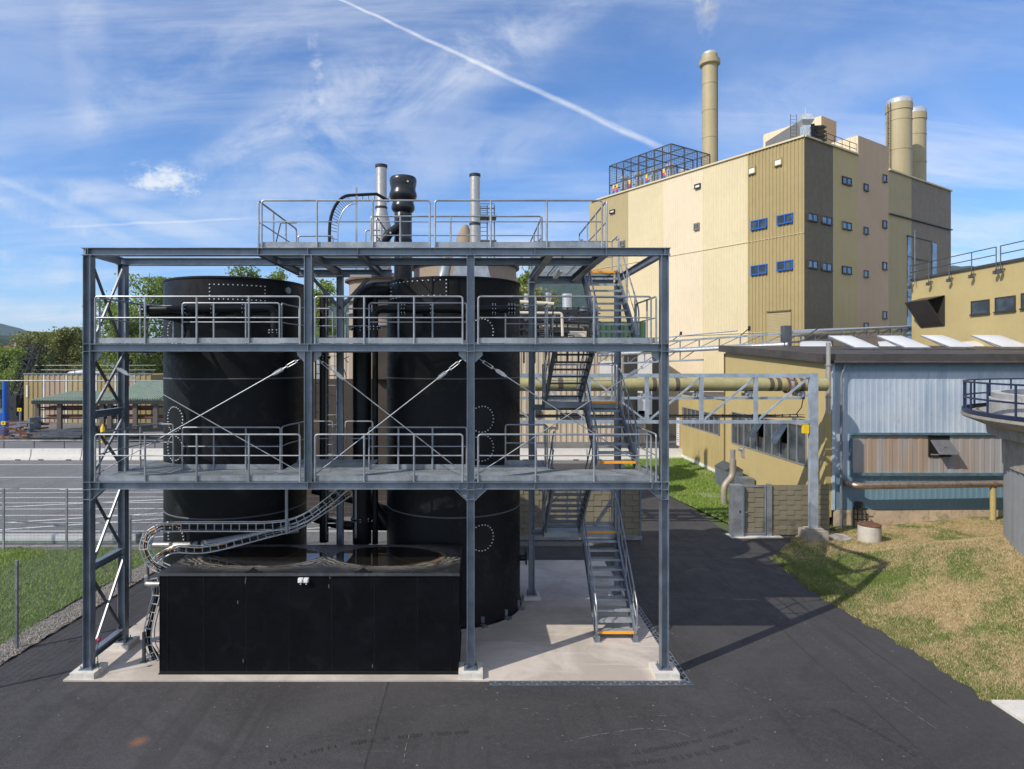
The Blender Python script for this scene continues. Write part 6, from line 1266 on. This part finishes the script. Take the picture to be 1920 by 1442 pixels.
# ------------------------------------------------------------------ wire fences on the left
def wire_fence(p0, p1, z, posts, label):
    t = thing('wire_fence', label, 'fence', ((p0[0]+p1[0])/2,(p0[1]+p1[1])/2,0)); a, b = V((*p0,0)), V((*p1,0)); d = (b-a).normalized(); L = (b-a).length
    for f in posts:
        s = MB(); p = a+d*f; s.box(p.x-.03,p.x+.03,p.y-.03,p.y+.03,-.05,z+.08); s.box(p.x-.034,p.x+.034,p.y-.034,p.y+.034,z+.08,z+.10)
        for zz in (.35,.9,1.5,z-.05): s.box(p.x-.036,p.x+.036,p.y-.04,p.y+.036,zz-.02,zz+.02)
        part(s, 'post', GALVL, t)
    s = MB()
    for zz in np.arange(.08, z, .2): s.bar(a+V((0,0,zz)), b+V((0,0,zz)), .007, .007)
    s2 = MB(); x = 0
    while x < L: p = a+d*x; s2.bar(p+V((0,0,.05)), p+V((0,0,z)), .0045, .0045, (0,1,0)); x += .05
    part(s, 'line_wires', GALVL, t, smooth=False); part(s2, 'mesh_wires', GALV, t, smooth=False); return t
wire_fence((-11.42,12.6), (-10.72,23.4), 2.1, (.35,2.85,7.4,10.3), 'wire mesh fence running away from us beside the green verge')
wire_fence((-22,23.45), (-10.72,23.45), 2.25, (.5,4.45,6.8,11.2), 'wire mesh fence crossing behind the green verge')
wire_fence((-10.6,23.45), (.9,23.45), 2.1, (2.5,5,7.5,10,11.4), 'wire mesh fence behind the two black tanks')
t = thing('boom_gate', 'long white sliding gate leaf low along the parking edge', 'gate', (-16,24.35,.1)); s = MB(); x1 = X_(257,24.35); s.box(-30,x1,24.3,24.42,.16,.42); part(s, 'bottom_beam', WHITEP, t); s = MB(); s.box(x1,x1+.12,24.24,24.48,.12,.46); part(s, 'end_cap', DARKM, t)
s = MB(); s.box(-30,x1,24.32,24.40,.06,.155); part(s, 'roller_track', GREENR, t); s = MB(); s.bar((-30,24.36,2.2),(-13.0,24.36,.43),.06,.06); part(s, 'stay', GALVL, t)
# flower on the column
t = thing('red_carnation', 'single red flower on a thin stem tied to the front left column', 'flower', (-8.35,14.05,.2)); s = MB(); s.tube([(-8.40,14.08,.17),(-8.42,14.02,.6),(-8.36,14.0,.85)], .008, 5); part(s, 'stem', GREENM, t); s = MB()
s.lathe([(.005,0),(.035,.02),(.045,.05),(.03,.075),(.005,.08)], (-8.36,14.0,.84), 10); part(s, 'blossom', mat('red_petals', (.5,.01,.02), .6), t)

# ------------------------------------------------------------------ trees, houses, hills
def tree(x, y, h, w, label, leaf, seed, n=5200, ls=.38, cat_='tree', group='trees beyond the works', base=.25, upright=.5, z0=0):
    random.seed(seed); t = thing('tree', label, cat_, (x,y,z0), group); s = MB(); tips = []
    s.tube([(x,y,z0),(x+.1,y,z0+h*.3),(x-.1,y,z0+h*.6),(x,y,z0+h*.9)], [h*.022,h*.016,h*.01,h*.003], 8); part(s, 'trunk', BARK, t); s = MB()
    nl = 30
    for i in range(nl):
        f = base+(1-base)*(i+.5)/nl; z = z0+h*f*.95; a = random.uniform(0,2*pi); prof = (1-((f-.5)/.62)**2)**.5 if abs(f-.5) < .62 else .1; L = w/2*prof*random.uniform(.55,1.15); e = V((x+L*cos(a), y+L*sin(a), z+L*upright)); st = V((x,y,z-h*.04)); md = st.lerp(e,.5)+V((0,0,L*.08)); s.tube([st,md,e], [h*.006,h*.004,h*.0015], 5); tips += [(e,L*.5+.5),(md,L*.4+.35)]
        for _ in range(2):
            b = a+random.uniform(-.9,.9); q = md+V((cos(b),sin(b),random.uniform(.1,.8)))*L*.5; s.tube([md,q], [h*.003,h*.001], 4); tips.append((q, L*.35+.4))
    tips.append((V((x,y,z0+h*.93)), w*.12)); part(s, 'branches', BARK, t)
    T = np.array([[*p,r] for p, r in tips]); idx = rng.integers(0, len(T), n); c = T[idx,:3]+rng.normal(0,1,(n,3))*T[idx,3:4]*np.array([.42,.42,.36]); c[:,2] = np.clip(c[:,2], z0+h*base*.6, z0+h*1.02)
    u = rng.normal(0,1,(n,3)); u /= np.linalg.norm(u,axis=1)[:,None]; v = np.cross(u, rng.normal(0,1,(n,3))); v /= np.linalg.norm(v,axis=1)[:,None]; sz = rng.uniform(.5,1.15,(n,1))*ls; c = c-np.array([x,y,z0])
    q = np.stack([c-u*sz*.6, c-v*sz*.34, c+u*sz*.6, c+v*sz*.34], 1).reshape(-1,3); me = bpy.data.meshes.new('crown'); me.vertices.add(4*n); me.vertices.foreach_set('co', q.ravel()); me.loops.add(4*n); me.loops.foreach_set('vertex_index', np.arange(4*n)); me.polygons.add(n); me.polygons.foreach_set('loop_start', np.arange(0,4*n,4)); me.update(calc_edges=True); me.materials.append(leaf)
    o = bpy.data.objects.new('crown', me); COL.objects.link(o); o.parent = t; return t
def tpx(px, py, Y, wpx, label, leaf, seed, **k): return tree(X_(px,Y), Y, Z_(py,Y), wpx*Y/F, label, leaf, seed, **k)
TREES = [
 (277,524,88,95,'tall leafy poplar rising directly left of the left black tank',LEAFA,1,dict(upright=1.0,n=7000)),
 (215,566,92,75,'leafy tree seen behind the left end of the middle railing',LEAFA,2,dict(upright=.9)),
 (245,590,84,80,'lower bushy tree between the poplar and the striped shed',LEAFB,3,{}),
 (455,499,86,60,'treetop just showing over the left black tank',LEAFA,4,dict(upright=1.0)),
 (520,508,86,50,'smaller treetop over the right shoulder of the left tank',LEAFA,5,dict(upright=1.0)),
 (606,520,80,40,'narrow tree seen between the two tanks',LEAFA,6,{}),
 (985,508,78,50,'slender tree immediately right of the right black tank',LEAFA,7,dict(upright=1.0)),
 (1012,536,74,70,'bushy olive tree behind the rear right column',LEAFC,8,{}),
 (1040,575,90,50,'small round tree among the silver vent pipes',LEAFA,9,{}),
 (1085,585,95,60,'light green tree right of the silver vent pipes',LEAFA,10,{}),
 (135,618,98,62,'broad olive willow behind the striped shed',LEAFC,11,dict(n=8000,upright=.3)),
 (88,627,100,95,'brownish olive willow left of the broad one behind the shed',LEAFC,12,dict(n=8000,upright=.3)),
 (158,622,104,60,'green tree rising next to the front left column',LEAFB,13,{}),
 (32,655,95,60,'pale green bush tree near the crane boom',LEAFA,14,dict(n=4500)),
 (2,665,98,60,'dark green tree at the left photo edge',LEAFB,15,{}),
 (60,668,90,50,'dark bush tree behind the yellow sign',LEAFB,16,{}),
 (188,640,96,50,'dark tree behind the striped shed right of the column',LEAFB,17,{}),
 (300,640,92,60,'dark tree behind the right end of the striped shed',LEAFB,18,{}),
 (-30,640,96,60,'dark tree just beyond the left photo edge',LEAFB,19,{}),
]
for px, py, Y, w, lab, lf, sd, kw in TREES: tpx(px, py, Y, w, lab, lf, sd, **kw)
def house(px, py, Y, w, label, hip=False):
    x = X_(px,Y); z = Z_(py,Y); W = w*Y/F; t = thing('house', label, 'house', (x,Y,0), 'red roofed houses behind the trees'); s = MB(); s.box(x-W/2,x+W/2,Y,Y+W*.8,0,z); part(s, 'wall', mat('cream_render', (.62,.55,.45), .8), t)
    s = MB(); r = W*.42; s.prism([(x-W*.56,Y-.5,z-.2),(x+W*.56,Y-.5,z-.2),(x,Y-.5,z+r)] if not hip else [(x-W*.56,Y-.5,z-.2),(x+W*.56,Y-.5,z-.2),(x+W*.2,Y-.5,z+r*.7),(x-W*.2,Y-.5,z+r*.7)], (0,W*.9,0)); rf = part(s, 'roof', ROOFR, t)
    s = MB(); s.box(x+W*.1,x+W*.2,Y+W*.3,Y+W*.4,z+r*.3,z+r*1.1); part(s, 'chimney', CONCD, rf)
    for i in (-.28,0,.28): s = MB(); s.box(x+W*(i-.06),x+W*(i+.06),Y-.06,Y-.01,z-2.4,z-1.0); part(s, 'window', FRB, t)
house(12,662,190,44,'wide red roofed house at the left edge behind the trees',True); house(50,672,170,22,'small white gabled house with red roof behind the trees'); house(222,690,130,50,'cream house glimpsed behind the left end bracing',True)
def hill(name, pts, Y0, depth, m, seed, amp):
    nx, ny = 110, 22; xs = np.linspace(pts[0][0], pts[-1][0], nx); hz_ = np.interp(xs, [p[0] for p in pts], [p[1] for p in pts]); r = np.random.default_rng(seed); mb = MB(); vs = []
    ph = r.uniform(0,6,8)
    for j in range(ny):
        f = j/(ny-1); prof = sin(min(1,f*1.25)*pi/2)
        for i in range(nx):
            x = xs[i]; n_ = sum(sin(x/(90*1.7**-k)+ph[k]+f*3*(k+1))*amp*.55**k for k in range(5))*prof; vs.append((x, Y0+depth*f, hz_[i]*prof+n_*.6+r.normal(0,amp*.18)*prof-3))
    mb.add(vs, [(j*nx+i,j*nx+i+1,(j+1)*nx+i+1,(j+1)*nx+i) for j in range(ny-1) for i in range(nx-1)]); return struct(mb, name, m)
def forest_mat(name, a, b_, c_):
    m, k, b, co = newmat(name); n1 = k.noise(co, .012, 6, .7); n2 = k.noise(co, .06, 5, .75)
    c = k.mix(k.ramp(n1, .4, .6), a, b_); c = k.mix(k.m('MULTIPLY', k.ramp(n2, .5, .7), .7), c, c_); k.l(c, b.inputs['Base Color']); b.inputs['Roughness'].default_value = .95
    bn = k.n('ShaderNodeBump'); bn.inputs['Strength'].default_value = 1; bn.inputs['Distance'].default_value = 14; k.l(n2, bn.inputs['Height']); k.l(bn.outputs[0], b.inputs['Normal']); return m
FOR = forest_mat('forest_cover', (.012,.028,.012), (.03,.055,.018), (.065,.095,.025))
xk = lambda px, Y: X_(px,Y); zk = lambda py, Y: Z_(py,Y)
hill('far_hills', [(xk(-500,3400),300),(xk(-150,3400),zk(585,3400)),(xk(0,3400),zk(607,3400)),(xk(60,3400),zk(618,3400)),(xk(140,3400),zk(627,3400)),(xk(230,3400),zk(634,3400)),(xk(420,3400),zk(655,3400)),(xk(650,3400),zk(640,3400))], 2600, 800, FOR, 1, 9)
hill('near_hills', [(xk(-500,1000),60),(xk(-60,1000),zk(622,1000)),(xk(40,1000),zk(630,1000)),(xk(100,1000),zk(636,1000)),(xk(180,1000),zk(660,1000)),(xk(300,1000),zk(672,1000))], 600, 400, FOR, 2, 3)
hill('wooded_hill', [(xk(560,2400),zk(610,2400)),(xk(700,2400),zk(560,2400)),(xk(900,2400),zk(540,2400)),(xk(1000,2400),zk(533,2400)),(xk(1045,2400),zk(530,2400)),(xk(1100,2400),zk(525,2400)),(xk(1300,2400),zk(500,2400)),(xk(2100,2400),zk(540,2400))], 1500, 900, FOR, 3, 16)
hill('green_hill', [(xk(1030,1000),zk(640,1000)),(xk(1080,1000),zk(585,1000)),(xk(1130,1000),zk(560,1000)),(xk(1500,1000),zk(560,1000))], 700, 300, FOR, 4, 6)
# steam over the tall chimney
m = bpy.data.materials.new('steam'); m.use_nodes = True; nt = m.node_tree; nt.nodes.remove(nt.nodes['Principled BSDF']); k = N(nt); co = k.n('ShaderNodeTexCoord').outputs['Object']
pv = k.n('ShaderNodeVolumePrincipled'); pv.inputs['Color'].default_value = (.96,.96,.98,1); x, y, z = k.xyz(co)
rad = k.m('SQRT', k.m('ADD', k.m('MULTIPLY', x, x), k.m('MULTIPLY', y, y))); rr = k.m('ADD', .8, k.m('MULTIPLY', z, .2)); body = k.ramp(k.m('DIVIDE', rad, rr), 1.0, .2); nn = k.ramp(k.noise(co, .8, 5, .6, .5), .42, .68)
pv_d = k.m('MULTIPLY', k.m('MULTIPLY', body, nn), k.m('MULTIPLY', k.ramp(z, .0, 5), 1.0)); k.l(pv_d, pv.inputs['Density']); k.l(pv.outputs[0], nt.nodes['Material Output'].inputs['Volume'])
s = MB(); s.lathe([(.8,0),(1.6,3),(2.9,8),(3.4,12)], (25.1,68,40.8), 24); o = mesh_obj(s, 'steam', m, (25.1,68,40.8)); o.location = (25.1,68,40.8); o['kind'] = 'stuff'
if HAZE:
    m = bpy.data.materials.new('haze_air'); m.use_nodes = True; nt = m.node_tree; nt.nodes.remove(nt.nodes['Principled BSDF']); pv = nt.nodes.new('ShaderNodeVolumePrincipled'); pv.inputs['Color'].default_value = (.55,.74,1,1); pv.inputs['Density'].default_value = HAZE; pv.inputs['Anisotropy'].default_value = 0; nt.links.new(pv.outputs[0], nt.nodes['Material Output'].inputs['Volume'])
    s = MB(); s.box(-6100,6100,-900,7100,-6.5,520); struct(s, 'haze', m, 'stuff', smooth=False)
